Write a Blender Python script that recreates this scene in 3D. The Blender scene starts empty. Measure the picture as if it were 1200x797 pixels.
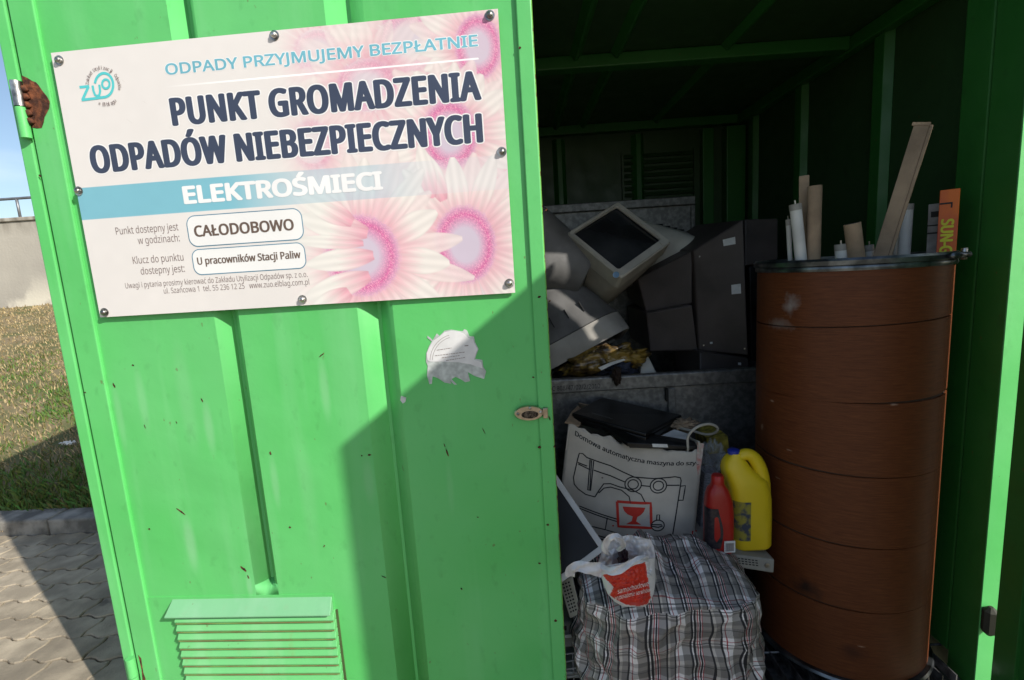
import bpy, bmesh, math, random
import numpy as np
from mathutils import Vector, Matrix, Euler, noise
random.seed(7)
C = bpy.context.scene.collection
SC = bpy.context.scene
rad = math.radians
EYE = 1.35                      # height of the camera above the paving

# ------------------------------------------------------------------ camera
FPX = 570.0
PITCH, ROLL, YAW = rad(8.40), rad(-3.60), rad(-1.05)
def _cam():
    cy, sy = math.cos(YAW), math.sin(YAW)
    M = np.array([[cy, -sy, 0], [0, 0, -1], [sy, cy, 0]])
    c, s = math.cos(PITCH), math.sin(PITCH)
    Rx = np.array([[1, 0, 0], [0, c, -s], [0, s, c]])
    c, s = math.cos(ROLL), math.sin(ROLL)
    Rz = np.array([[c, -s, 0], [s, c, 0], [0, 0, 1]])
    return Rz @ Rx @ M
CM = _cam()
cd = bpy.data.cameras.new('camera'); cam = bpy.data.objects.new('camera', cd); C.objects.link(cam)
cd.sensor_width = 36; cd.lens = FPX / 1200 * 36; cd.clip_start = 0.02; cd.clip_end = 2000
cam.matrix_world = Matrix(((CM[0][0], -CM[1][0], -CM[2][0], 0), (CM[0][1], -CM[1][1], -CM[2][1], 0),
                           (CM[0][2], -CM[1][2], -CM[2][2], EYE), (0, 0, 0, 1)))
SC.camera = cam
SC.render.resolution_x, SC.render.resolution_y = 1024, 680

# ------------------------------------------------------------------ world, sun, exposure
SUN_AZ = rad(126.5); SUN_EL = rad(32.35)
w = bpy.data.worlds.new('World'); SC.world = w; w.use_nodes = True
nt = w.node_tree; nt.nodes.clear()
sky = nt.nodes.new('ShaderNodeTexSky'); sky.sky_type = 'NISHITA'; sky.sun_disc = False
sky.sun_elevation = SUN_EL; sky.sun_rotation = SUN_AZ; sky.air_density = 1.0; sky.dust_density = 1.2
bg = nt.nodes.new('ShaderNodeBackground'); bg.inputs[1].default_value = 0.12
wo = nt.nodes.new('ShaderNodeOutputWorld')
tc = nt.nodes.new('ShaderNodeTexCoord'); cn = nt.nodes.new('ShaderNodeTexNoise'); cr = nt.nodes.new('ShaderNodeValToRGB')
mp = nt.nodes.new('ShaderNodeMapping'); mp.inputs['Scale'].default_value = (1.2, 1.2, 4.0)
cn.inputs['Scale'].default_value = 1.7; cn.inputs['Detail'].default_value = 7
cr.color_ramp.elements[0].position = 0.5; cr.color_ramp.elements[1].position = 0.8
cr.color_ramp.elements[0].color = (0, 0, 0, 1); cr.color_ramp.elements[1].color = (.6, .6, .6, 1)
mx = nt.nodes.new('ShaderNodeMix'); mx.data_type = 'RGBA'; mx.inputs['B'].default_value = (7.5, 8.2, 9.0, 1)
nt.links.new(tc.outputs['Generated'], mp.inputs[0]); nt.links.new(mp.outputs[0], cn.inputs['Vector'])
nt.links.new(cn.outputs['Fac'], cr.inputs[0]); nt.links.new(cr.outputs[0], mx.inputs['Factor'])
nt.links.new(sky.outputs[0], mx.inputs['A']); nt.links.new(mx.outputs['Result'], bg.inputs[0])
nt.links.new(bg.outputs[0], wo.inputs[0])
sd = bpy.data.lights.new('sun', 'SUN'); sd.energy = 4.6; sd.angle = rad(0.53); sd.color = (1.0, .945, .86)
so = bpy.data.objects.new('sun', sd); C.objects.link(so)
sdir = Vector((-math.sin(SUN_AZ) * math.cos(SUN_EL), -math.cos(SUN_AZ) * math.cos(SUN_EL), -math.sin(SUN_EL)))
so.rotation_euler = sdir.to_track_quat('-Z', 'Y').to_euler(); so.location = (4, -3, 5)
SC.view_settings.view_transform = 'Standard'; SC.view_settings.look = 'None'
SC.view_settings.exposure = 0.33; SC.view_settings.gamma = 1.0; SC.view_settings.use_curve_mapping = False
try:
    SC.cycles.max_bounces = 8; SC.cycles.diffuse_bounces = 5; SC.cycles.transparent_max_bounces = 12
except Exception: pass

# ------------------------------------------------------------------ geometry helpers
def ray(px, py): return CM.T @ np.array([(px - 600) / FPX, (py - 398.5) / FPX, 1.0])
def P(px, py, Y=None, Z=None, X=None):          # a point of the place seen at (px, py), at depth Y / height Z / side X
    r = ray(px, py)
    t = Y / r[1] if Y is not None else ((Z - EYE) / r[2] if Z is not None else X / r[0])
    return Vector((r[0] * t, r[1] * t, r[2] * t + EYE))
def rootloc(p):
    v = Vector((0, 0, 0))
    while p is not None: v = v + Vector(p.location); p = p.parent
    return v
def thing(name, label, cat, loc, group=None, parent=None, kind=None):
    o = bpy.data.objects.new(name, None); C.objects.link(o); o.location = Vector(loc) - rootloc(parent)
    o.empty_display_size = .05
    if parent: o.parent = parent
    return tag(o, label, cat, group, kind)
def tag(o, label=None, cat=None, group=None, kind=None):
    if label: o['label'] = label
    if cat: o['category'] = cat
    if group: o['group'] = group
    if kind: o['kind'] = kind
    return o
def mk(name, verts, faces, m, parent=None, smooth=False, bevel=0, seg=2, loc=None, limit=None):
    """one mesh object; verts in world coordinates"""
    base = Vector(loc) if loc is not None else (rootloc(parent) if parent else sum((Vector(v) for v in verts), Vector()) / len(verts))
    me = bpy.data.meshes.new(name)
    me.from_pydata([tuple(Vector(v) - base) for v in verts], [], faces)
    me.materials.append(m)
    bm = bmesh.new(); bm.from_mesh(me)
    bmesh.ops.recalc_face_normals(bm, faces=bm.faces)
    if bevel:
        es = [e for e in bm.edges if len(e.link_faces) == 2 and e.calc_face_angle(0) > .5]
        bmesh.ops.bevel(bm, geom=es, offset=bevel, segments=seg, profile=.5, affect='EDGES', clamp_overlap=True)
    if smooth:
        for f in bm.faces: f.smooth = True
    bm.to_mesh(me); bm.free()
    if smooth and not (smooth is True):
        pass
    o = bpy.data.objects.new(name, me); C.objects.link(o)
    o.location = base - rootloc(parent)
    if parent: o.parent = parent
    if smooth and limit: me.set_sharp_from_angle(angle=rad(limit))
    return o
def merge(parts):
    V, F = [], []
    for v, f in parts:
        k = len(V); V += list(v); F += [[i + k for i in q] for q in f]
    return V, F
BF = [[0, 1, 2, 3], [7, 6, 5, 4], [0, 4, 5, 1], [1, 5, 6, 2], [2, 6, 7, 3], [3, 7, 4, 0]]
def boxg(x0, x1, y0, y1, z0, z1, T=None):
    v = [Vector(p) for p in ((x0, y0, z0), (x1, y0, z0), (x1, y0, z1), (x0, y0, z1), (x0, y1, z0), (x1, y1, z0), (x1, y1, z1), (x0, y1, z1))]
    if T is not None: v = [T(p) if callable(T) else T @ p for p in v]
    return v, [list(q) for q in BF]
def prismg(pts, vec):
    n = len(pts); vec = Vector(vec)
    v = [Vector(p) for p in pts] + [Vector(p) + vec for p in pts]
    f = [list(range(n)), list(range(2 * n - 1, n - 1, -1))] + [[i, i + n, (i + 1) % n + n, (i + 1) % n] for i in range(n)]
    return v, f
def loftg(rings, cap=True, closed=True):
    n = len(rings[0]); V = [Vector(p) for r in rings for p in r]; F = []
    for k in range(len(rings) - 1):
        for i in range(n if closed else n - 1):
            j = (i + 1) % n
            F.append([k * n + i, k * n + j, (k + 1) * n + j, (k + 1) * n + i])
    if cap: F.append(list(range(n))[::-1]); F.append([(len(rings) - 1) * n + i for i in range(n)])
    return V, F
def tubeg(pts, r, n=8, cap=True):
    pts = [Vector(p) for p in pts]; rings = []; up = None
    rs = r if isinstance(r, (list, tuple)) else [r] * len(pts)
    for i, p in enumerate(pts):
        d = (pts[min(i + 1, len(pts) - 1)] - pts[max(i - 1, 0)]).normalized()
        if up is None: up = d.orthogonal().normalized()
        else: up = (up - d * up.dot(d)).normalized()
        s = d.cross(up)
        rings.append([p + up * (rs[i] * math.cos(2 * math.pi * k / n)) + s * (rs[i] * math.sin(2 * math.pi * k / n)) for k in range(n)])
    return loftg(rings, cap)
def rrect(w, h, r, n=4):
    out = []
    r = min(r, w / 2 - 1e-4, h / 2 - 1e-4)
    for cx, cy, a0 in ((w/2-r, h/2-r, 0), (-w/2+r, h/2-r, 90), (-w/2+r, -h/2+r, 180), (w/2-r, -h/2+r, 270)):
        for k in range(n + 1):
            a = rad(a0 + 90 * k / n); out.append((cx + r * math.cos(a), cy + r * math.sin(a)))
    return out
def frame(o, ux, uy):
    """4x4 from an origin, a right-hand direction and an approximate up direction: columns right, up, out"""
    o, ux, uy = Vector(o), Vector(ux).normalized(), Vector(uy)
    uy = (uy - ux * uy.dot(ux)).normalized(); n = ux.cross(uy)
    return Matrix(((ux.x, uy.x, n.x, o.x), (ux.y, uy.y, n.y, o.y), (ux.z, uy.z, n.z, o.z), (0, 0, 0, 1)))

# ------------------------------------------------------------------ materials
def mat(name, col, rough=.6, metal=0, var=.12, vscale=6, bump=.0, bscale=40, spec=.5, col2=None, stretch=None, coat=0, c2pos=(.4, .65), trans=0, ior=1.45, alpha=None):
    m = bpy.data.materials.new(name); m.use_nodes = True; t = m.node_tree; N = t.nodes; L = t.links
    b = N['Principled BSDF']; b.inputs['Roughness'].default_value = rough; b.inputs['Metallic'].default_value = metal
    b.inputs['Specular IOR Level'].default_value = spec; b.inputs['Coat Weight'].default_value = coat
    b.inputs['Transmission Weight'].default_value = trans; b.inputs['IOR'].default_value = ior
    if alpha is not None: b.inputs['Alpha'].default_value = alpha
    tcn = N.new('ShaderNodeTexCoord'); mp = N.new('ShaderNodeMapping')
    L.new(tcn.outputs['Object'], mp.inputs[0])
    if stretch: mp.inputs['Scale'].default_value = stretch
    n1 = N.new('ShaderNodeTexNoise'); n1.inputs['Scale'].default_value = vscale; n1.inputs['Detail'].default_value = 6
    L.new(mp.outputs[0], n1.inputs['Vector'])
    r = N.new('ShaderNodeValToRGB'); e = r.color_ramp.elements
    c2 = col2 or tuple(max(0, c * (1 - var * 2)) for c in col)
    c1 = col if col2 else tuple(min(1, c * (1 + var)) for c in col)
    e[0].position, e[1].position = c2pos
    e[0].color = (*c2, 1); e[1].color = (*c1, 1)
    L.new(n1.outputs['Fac'], r.inputs[0]); L.new(r.outputs[0], b.inputs['Base Color'])
    if bump:
        n2 = N.new('ShaderNodeTexNoise'); n2.inputs['Scale'].default_value = bscale; n2.inputs['Detail'].default_value = 4
        L.new(mp.outputs[0], n2.inputs['Vector'])
        bp = N.new('ShaderNodeBump'); bp.inputs['Strength'].default_value = 1; bp.inputs['Distance'].default_value = bump
        L.new(n2.outputs['Fac'], bp.inputs['Height']); L.new(bp.outputs[0], b.inputs['Normal'])
    m['bsdf'] = 1
    return m
def attr_mat(name, rough=.5, attr='Col', bump=0, bscale=60, spec=.5, coat=0, trans=0):
    m = mat(name, (.5, .5, .5), rough, spec=spec, bump=bump, bscale=bscale, coat=coat, trans=trans); t = m.node_tree
    a = t.nodes.new('ShaderNodeAttribute'); a.attribute_name = attr
    t.links.new(a.outputs['Color'], t.nodes['Principled BSDF'].inputs['Base Color'])
    return m
def paint_mat(name, col, fade, dirt):
    """old gloss paint: faded clouds, pale vertical run marks, fine grime and rust specks"""
    m = bpy.data.materials.new(name); m.use_nodes = True; t = m.node_tree; N = t.nodes; L = t.links
    b = N['Principled BSDF']; b.inputs['Roughness'].default_value = .42; b.inputs['Specular IOR Level'].default_value = .45
    tcn = N.new('ShaderNodeTexCoord')
    def ns(scale, detail, sc, lo, hi):
        mp = N.new('ShaderNodeMapping'); mp.inputs['Scale'].default_value = sc; L.new(tcn.outputs['Object'], mp.inputs[0])
        n = N.new('ShaderNodeTexNoise'); n.inputs['Scale'].default_value = scale; n.inputs['Detail'].default_value = detail
        L.new(mp.outputs[0], n.inputs['Vector'])
        r = N.new('ShaderNodeMapRange'); r.inputs['From Min'].default_value = lo; r.inputs['From Max'].default_value = hi
        L.new(n.outputs['Fac'], r.inputs['Value']); return r.outputs[0]
    def mix(fac, a, bcol, k):
        ml = N.new('ShaderNodeMath'); ml.operation = 'MULTIPLY'; ml.inputs[1].default_value = k; L.new(fac, ml.inputs[0])
        x = N.new('ShaderNodeMix'); x.data_type = 'RGBA'; L.new(ml.outputs[0], x.inputs['Factor'])
        if isinstance(a, tuple): x.inputs['A'].default_value = (*a, 1)
        else: L.new(a, x.inputs['A'])
        x.inputs['B'].default_value = (*bcol, 1); return x.outputs['Result']
    c = mix(ns(2.2, 5, (1, 1, 1), .35, .7), col, fade, .42)
    c = mix(ns(9, 3, (1.4, 1.4, .10), .56, .80), c, fade, .55)
    c = mix(ns(35, 6, (1, 1, .6), .60, .80), c, dirt, .35)
    c = mix(ns(70, 2, (1, 1, .5), .74, .77), c, (.12, .05, .02), .5)
    L.new(c, b.inputs['Base Color'])
    rr = ns(14, 5, (1, 1, 1), .2, .8); ml = N.new('ShaderNodeMath'); ml.operation = 'MULTIPLY_ADD'; ml.inputs[1].default_value = .25; ml.inputs[2].default_value = .34
    L.new(rr, ml.inputs[0]); L.new(ml.outputs[0], b.inputs['Roughness'])
    n2 = N.new('ShaderNodeTexNoise'); n2.inputs['Scale'].default_value = 9; n2.inputs['Detail'].default_value = 5; L.new(tcn.outputs['Object'], n2.inputs['Vector'])
    bp = N.new('ShaderNodeBump'); bp.inputs['Strength'].default_value = .6; bp.inputs['Distance'].default_value = .004
    n3 = N.new('ShaderNodeTexNoise'); n3.inputs['Scale'].default_value = 2.6; n3.inputs['Detail'].default_value = 2; L.new(tcn.outputs['Object'], n3.inputs['Vector'])
    bp2 = N.new('ShaderNodeBump'); bp2.inputs['Strength'].default_value = .7; bp2.inputs['Distance'].default_value = .02; L.new(n3.outputs['Fac'], bp2.inputs['Height']); L.new(bp2.outputs[0], bp.inputs['Normal'])
    L.new(n2.outputs['Fac'], bp.inputs['Height']); L.new(bp.outputs[0], b.inputs['Normal'])
    return m
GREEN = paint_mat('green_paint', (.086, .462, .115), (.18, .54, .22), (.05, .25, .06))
GREEN_SHADE = paint_mat('shaded_green_paint', (.018, .120, .018), (.030, .15, .028), (.012, .04, .012))  # container green darkened; shade of the interior and open door painted in
DARKSHEET = paint_mat('dark_inner_sheet', (.024, .062, .020), (.030, .085, .026), (.012, .018, .010))  # darker, duller green than the ribs, posts and beams
LOUV = paint_mat('louvre_paint', (.11, .45, .14), (.26, .52, .27), (.22, .26, .08))
HOODP = paint_mat('faded_hood_paint', (.155, .41, .20), (.25, .46, .29), (.24, .34, .2))
RUST = mat('rust', (.20, .065, .025), .9, var=.5, vscale=60, bump=.003, bscale=120, col2=(.05, .018, .01))
DARKRUST = mat('rust_chip', (.10, .030, .012), .9, var=.5, vscale=200)
STEEL = mat('steel', (.55, .53, .50), .35, 1, .3, 40, bump=.0008, bscale=90)
BRASS = mat('worn_lock_metal', (.52, .44, .35), .34, 1, .12, 60)
DARKM = mat('dark_metal', (.03, .03, .03), .5, .6)
GALV = mat('galvanised_steel', (.27, .27, .265), .5, .75, .3, 55, bump=.0008, bscale=60, col2=(.16, .16, .16))
BEIGE = mat('beige_plastic', (.54, .51, .44), .5, var=.10, vscale=8, bump=.0004, bscale=300)
GREYP = mat('grey_plastic', (.33, .315, .285), .5, var=.10, vscale=8, bump=.0004, bscale=300)
SHELL = mat('dark_grey_shell', (.15, .148, .145), .5, var=.15, vscale=8, bump=.0004, bscale=300)
GLASS = mat('screen_glass', (.036, .038, .042), .15, var=.3, vscale=4, spec=.6)
TVBR = mat('dark_brown_casing', (.085, .068, .062), .5, var=.15, vscale=5, bump=.0005, bscale=200)
BLACKP = mat('black_plastic', (.012, .012, .013), .38, var=.4, vscale=10, bump=.0004, bscale=260)
WHITEP = mat('white_plastic', (.62, .62, .60), .45, var=.08, vscale=10)
PAPER = mat('paper', (.72, .72, .70), .8, var=.08, vscale=20)
CARD = mat('kraft_cardboard', (.33, .24, .16), .9, var=.12, vscale=14, bump=.0006, bscale=220)
CARDG = mat('grey_printed_cardboard', (.60, .54, .46), .8, var=.10, vscale=6, bump=.0015, bscale=18)
INK = mat('black_ink', (.02, .02, .022), .7)
REDINK = mat('red_ink', (.62, .035, .02), .6, var=.08)
CONC = mat('concrete', (.42, .40, .36), .9, var=.16, vscale=1.3, bump=.004, bscale=30)
CONC2 = mat('kerb_concrete', (.24, .225, .20), .95, var=.25, vscale=9, bump=.004, bscale=70)
YEL = mat('yellow_plastic', (.72, .52, .015), .35, var=.05, vscale=8, spec=.5)
REDP = mat('red_plastic', (.42, .018, .014), .33, var=.12, vscale=8)
BLUEP = mat('blue_plastic', (.02, .04, .35), .4)
RIMM = mat('rim_metal', (.20, .22, .24), .3, .9, .3, 20)

# ------------------------------------------------------------------ outside: paving, kerb, bank, wall, rail
k0, k1 = P(0, 628, Z=0), P(110, 623.5, Z=0)
kd = (k1 - k0).normalized(); kd.z = 0; kd.normalize()
kn = Vector((-kd.y, kd.x, 0))                    # away from the camera
def K(a, b, z): return k0 + kd * a + kn * b + Vector((0, 0, z))
SAND = mat('joint_sand', (.075, .066, .038), .95, var=.3, vscale=30, bump=.004, bscale=80, col2=(.035, .038, .018))
EARTH = mat('bank_earth', (.21, .165, .095), .95, var=.2, vscale=3.5, bump=.01, bscale=20, col2=(.09, .105, .035), c2pos=(.36, .62))
gb = -.03
g = tag(mk('ground', [(-150, -150, gb - .2), (150, -150, gb - .2), (150, 150, gb - .2), (-150, 150, gb - .2)], [[0, 1, 2, 3]], EARTH), 'bare ground far around the paved yard', None, None, 'structure')
pav = tag(mk('pavement', [K(-12, -14, gb), K(16, -14, gb), K(16, 0, gb), K(-12, 0, gb)], [[0, 1, 2, 3]], SAND), 'paved yard of wavy grey interlocking pavers', None, None, 'structure')
PAVM = []
for i, c in enumerate(((.37, .31, .225), (.34, .285, .21), (.385, .325, .24), (.31, .26, .19))):
    PAVM.append(mat('paver_concrete_%d' % i, c, .95, var=.14, vscale=9, bump=.0022, bscale=110))
for m_ in PAVM:
    t_ = m_.node_tree; gn = t_.nodes.new('ShaderNodeNewGeometry')
    for n_ in t_.nodes:
        if n_.type == 'MAPPING': t_.links.new(gn.outputs['Position'], n_.inputs[0])
    src_ = t_.nodes['Principled BSDF'].inputs['Base Color'].links[0].from_socket
    for sc_, lo, hi, col_ in ((2.2, .55, .68, (.17, .145, .11)), (7, .66, .72, (.09, .075, .06))):
        q_ = t_.nodes.new('ShaderNodeTexNoise'); q_.inputs['Scale'].default_value = sc_; q_.inputs['Detail'].default_value = 4; t_.links.new(gn.outputs['Position'], q_.inputs['Vector'])
        r_ = t_.nodes.new('ShaderNodeMapRange'); r_.inputs['From Min'].default_value = lo; r_.inputs['From Max'].default_value = hi; r_.inputs['To Max'].default_value = .7; t_.links.new(q_.outputs['Fac'], r_.inputs['Value'])
        x_ = t_.nodes.new('ShaderNodeMix'); x_.data_type = 'RGBA'; t_.links.new(r_.outputs[0], x_.inputs['Factor']); t_.links.new(src_, x_.inputs['A']); x_.inputs['B'].default_value = (*col_, 1); src_ = x_.outputs['Result']
    t_.links.new(src_, t_.nodes['Principled BSDF'].inputs['Base Color'])
PL, PW, GAP = .232, .118, .0030
def paver_mesh(off):
    pts = []; n = 10
    def wx(x): return .010 * math.sin(2 * math.pi * x / (PL / 2))
    def wy(y): return .008 * math.sin(2 * math.pi * y / PW)
    l, wd = PL / 2 - GAP, PW / 2 - GAP
    for k in range(n): x = -l + 2 * l * k / n; pts.append((x + wy(-wd), -wd + wx(x)))
    for k in range(4): y = -wd + 2 * wd * k / 4; pts.append((l + wy(y), y + wx(l)))
    for k in range(n): x = l - 2 * l * k / n; pts.append((x + wy(wd), wd + wx(x)))
    for k in range(4): y = wd - 2 * wd * k / 4; pts.append((-l + wy(y), y + wx(-l)))
    m = len(pts); ins = [(x * .965, y * .94) for x, y in pts]
    V = [(x, y, gb) for x, y in pts] + [(x, y, -.004) for x, y in pts] + [(x, y, 0) for x, y in ins]
    F = [[i, (i + 1) % m, m + (i + 1) % m, m + i] for i in range(m)] + [[m + i, m + (i + 1) % m, 2 * m + (i + 1) % m, 2 * m + i] for i in range(m)] + [[2 * m + i for i in range(m)]]
    return V, F
pv, pf = paver_mesh(0)
pmes = []
for pm in PAVM:
    me = bpy.data.meshes.new('paver'); me.from_pydata(pv, [], pf); me.materials.append(pm); pmes.append(me)
rnd = random.Random(3); bulkv, bulkf = [], []; cnt = 0
ang = math.atan2(kd.y, kd.x)
cand = []
for r_ in range(0, 70):
    for c_ in range(-22, 34):
        a = c_ * PL + (PL / 2 if r_ % 2 else 0); b = -PW / 2 - .004 - r_ * PW
        p = K(a, b, 0)
        cand.append((p, r_, c_))
def seen(p):
    c = CM @ np.array([p.x, p.y, -EYE])
    if c[2] <= .1: return False
    x, y = 600 + FPX * c[0] / c[2], 398.5 + FPX * c[1] / c[2]
    return -30 < x < 165 and 560 < y < 830 and p.x < -1.15
vis = sorted([q for q in cand if seen(q[0])], key=lambda q: q[0].length)[:290]
visk = set((q[1], q[2]) for q in vis)
for p, r_, c_ in vis:
    o = bpy.data.objects.new('paver', rnd.choice(pmes)); C.objects.link(o)
    o.parent = pav; o.location = p - rootloc(pav) + Vector((0, 0, rnd.uniform(-.0025, .002)))
    o.rotation_euler = (rnd.uniform(-.012, .012), rnd.uniform(-.012, .012), ang)
ca, sa = math.cos(ang), math.sin(ang)
for p, r_, c_ in cand:
    if (r_, c_) in visk: continue
    k = len(bulkv); dz = rnd.uniform(-.002, .002)
    bulkv += [(p.x + x * ca - y * sa, p.y + x * sa + y * ca, z + dz) for x, y, z in pv]
    bulkf += [[i + k for i in q] for q in pf]
me = bpy.data.meshes.new('paver_field'); me.from_pydata(bulkv, [], bulkf); me.materials.append(PAVM[0])
for m_ in PAVM[1:]: me.materials.append(m_)
me.polygons.foreach_set('material_index', [(i // len(pf) * 7) % 4 for i in range(len(me.polygons))])
o = bpy.data.objects.new('paver_field', me); C.objects.link(o); o.parent = pav; o.location = -rootloc(pav); o['kind'] = 'stuff'
# kerb of separate stones
kerb = thing('kerb', 'weathered low concrete kerb between paving and grass bank', None, K(0, 0, 0), kind='structure')
for i in range(-8, 14):
    h = .085 + rnd.uniform(-.004, .004)
    mk('kerb_stone', *boxg(i * .95 + .3, i * .95 + 1.245, .0, .15, -.1, h, lambda p: K(p.x, p.y, p.z)), CONC2, kerb, bevel=.012)
# bank
def bankz(a, b):
    t = max(0, min(1, (b - .15) / 5.2))
    n = noise.noise(Vector((a * .35, b * .5, 0))) * .10 * min(1, (b - .1) * 1.2) * (1 - t * .8)
    return .06 + t * (EYE - .17) + n + noise.noise(Vector((a * 3, b * 3, 1))) * .015
V, F = [], []; NA, NB = 120, 60
for j in range(NB + 1):
    b = .15 + (j / NB) ** 1.5 * 5.6
    for i in range(NA + 1): a = -10 + 24 * i / NA; V.append(K(a, b, bankz(a, b)))
for j in range(NB):
    for i in range(NA): q = j * (NA + 1) + i; F.append([q, q + 1, q + NA + 2, q + NA + 1])
mk('grass_bank', V, F, EARTH, smooth=True)
tag(bpy.data.objects['grass_bank'], 'sloping bank rising from the kerb to the concrete wall', None, None, 'structure')
# grass blades
GM = attr_mat('grass_blade', .7, 'Col')
bv, bf, bc = [], [], []
rg = random.Random(11)
for i in range(150000):
    b = .14 + rg.random() ** 1.5 * 5.4; a = rg.uniform(-6, 4.5) if b < 4 else rg.uniform(-9, 3)
    n = noise.noise(Vector((a * .8, b * 1.3, 3))) + .5 * noise.noise(Vector((a * 3, b * 3, 7)))
    green = .95 - .30 * b + n * .9
    if rg.random() > .45 + .5 * max(0, min(1, green)) : continue
    p = K(a, b, bankz(a, b) - .004)
    h = rg.uniform(.012, .045) * (1 + max(0, green) * .7); wd = rg.uniform(.0025, .006) * (1 + b * .22)
    t = rg.random() * 6.283; l = rg.uniform(.1, .9)
    d = Vector((math.cos(t), math.sin(t), 0)); ld = Vector((math.cos(t + 1.3), math.sin(t + 1.3), 0)) * h * l
    k = len(bv); bv += [p - d * wd, p + d * wd, p + ld * .5 + Vector((0, 0, h * .75)) + d * wd * .5, p + ld + Vector((0, 0, h))]
    bf.append([k, k + 1, k + 2]); bf.append([k, k + 2, k + 3])
    if green > .35 + rg.uniform(-.3, .3): c = (.085 * rg.uniform(.6, 1.6), .145 * rg.uniform(.7, 1.3), .026)
    else: s = rg.uniform(.6, 1.3); c = (.33 * s, .255 * s, .13 * s)
    bc += [c] * 4
me = bpy.data.meshes.new('grass'); me.from_pydata([tuple(v) for v in bv], [], bf); me.materials.append(GM)
ca_ = me.color_attributes.new('Col', 'FLOAT_COLOR', 'POINT'); ca_.data.foreach_set('color', [x for c in bc for x in (*c, 1)])
o = bpy.data.objects.new('grass', me); C.objects.link(o); tag(o, 'short half dry grass covering the bank below the concrete wall', 'grass', None, 'stuff')
# litter
rl = random.Random(5)
for (px, py, lab, s) in ((79, 521, 'crumpled white scrap of paper lying on the shaded edge of the grass bank', .035), (2, 623, 'small crumpled yellowish scrap of paper at the foot of the kerb', .02)):
    q = P(px, py, Z=.30) if py < 600 else P(px, py, Z=.02)
    if py < 600:
        for it in range(30):
            r = ray(px, py); best = None
            for k in range(200):
                t = 2.5 + k * .02; pt = Vector((r[0] * t, r[1] * t, r[2] * t + EYE)); rel = pt - k0
                if rel.dot(kn) > .15 and pt.z < bankz(rel.dot(kd), rel.dot(kn)) + .03: best = pt; break
            break
        if best: q = best
    V, F = [], []
    for j in range(7):
        for i in range(9):
            V.append(q + Vector(((i / 8 - .5) * s * 2.6, (j / 6 - .5) * s * 1.6, rl.uniform(0, 1) * s * .8)))
    for j in range(6):
        for i in range(8): k = j * 9 + i; F.append([k, k + 1, k + 10, k + 9])
    tag(mk('paper_scrap', V, F, PAPER if py < 600 else mat('yellowed_paper', (.6, .45, .25), .8)), lab, 'litter')
# concrete wall: parallel to the container, 8 m away
WY = 8.0; wz1 = EYE + .157 * WY; wz0 = EYE - .35
wall = thing('concrete_wall', 'pale stained concrete retaining wall with a rail on top', 'wall', (-9, WY, wz0))
WM = mat('wall_concrete', (.45, .42, .36), .9, var=.10, vscale=.9, bump=.003, bscale=24, col2=(.36, .335, .29))
t = WM.node_tree; N = t.nodes; L = t.links; b = N['Principled BSDF']; src = b.inputs['Base Color'].links[0].from_socket
def wallmix(src, col, sc, scale, lo, hi, zlo=None, zhi=None):
    mpn = N.new('ShaderNodeMapping'); mpn.inputs['Scale'].default_value = sc; tcx = N.new('ShaderNodeTexCoord'); L.new(tcx.outputs['Object'], mpn.inputs[0])
    nn = N.new('ShaderNodeTexNoise'); nn.inputs['Scale'].default_value = scale; nn.inputs['Detail'].default_value = 6; L.new(mpn.outputs[0], nn.inputs['Vector'])
    r = N.new('ShaderNodeMapRange'); r.inputs['From Min'].default_value = lo; r.inputs['From Max'].default_value = hi; L.new(nn.outputs['Fac'], r.inputs['Value']); f = r.outputs[0]
    if zlo is not None:
        sp = N.new('ShaderNodeSeparateXYZ'); L.new(tcx.outputs['Object'], sp.inputs[0])
        r2 = N.new('ShaderNodeMapRange'); r2.inputs['From Min'].default_value = zlo; r2.inputs['From Max'].default_value = zhi; L.new(sp.outputs['Z'], r2.inputs['Value'])
        m2 = N.new('ShaderNodeMath'); m2.operation = 'MULTIPLY'; L.new(f, m2.inputs[0]); L.new(r2.outputs[0], m2.inputs[1]); f = m2.outputs[0]
    x = N.new('ShaderNodeMix'); x.data_type = 'RGBA'; L.new(f, x.inputs['Factor']); L.new(src, x.inputs['A']); x.inputs['B'].default_value = (*col, 1); return x.outputs['Result']
src = wallmix(src, (.62, .58, .48), (1, 1, .7), 1.6, .52, .60, .75, .3)       # pale lime bloom low down
src = wallmix(src, (.17, .15, .12), (3, 3, .5), 2.0, .40, .62, 1.35, 1.62)    # dirt runs under the coping
L.new(src, b.inputs['Base Color'])
for i in range(8):
    x0 = -16 + i * 2.4
    mk('wall_slab', *boxg(x0 + .008, x0 + 2.392, WY, WY + .3, wz0, wz1 - .012), WM, wall, bevel=.01)
    mk('coping', *boxg(x0 + .004, x0 + 2.396, WY - .03, WY + .33, wz1 - .01, wz1 + .05), WM, wall, bevel=.012)
rail = thing('railing', 'thin grey steel railing along the top of the concrete wall', 'railing', (-9, WY + .1, wz1 + .05))
GRM = mat('rail_steel', (.30, .31, .33), .5, .7)
rz = EYE + .203 * WY
mk('handrail', *tubeg([(-16, WY + .12, rz), (3, WY + .12, rz)], .022, 8), GRM, rail, smooth=True)
for i in range(11):
    x = -15.3 + i * 1.8 + .02
    mk('post', *tubeg([(x, WY + .12, wz1 + .05), (x, WY + .12, rz)], .02, 8), GRM, rail, smooth=True)

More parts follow.
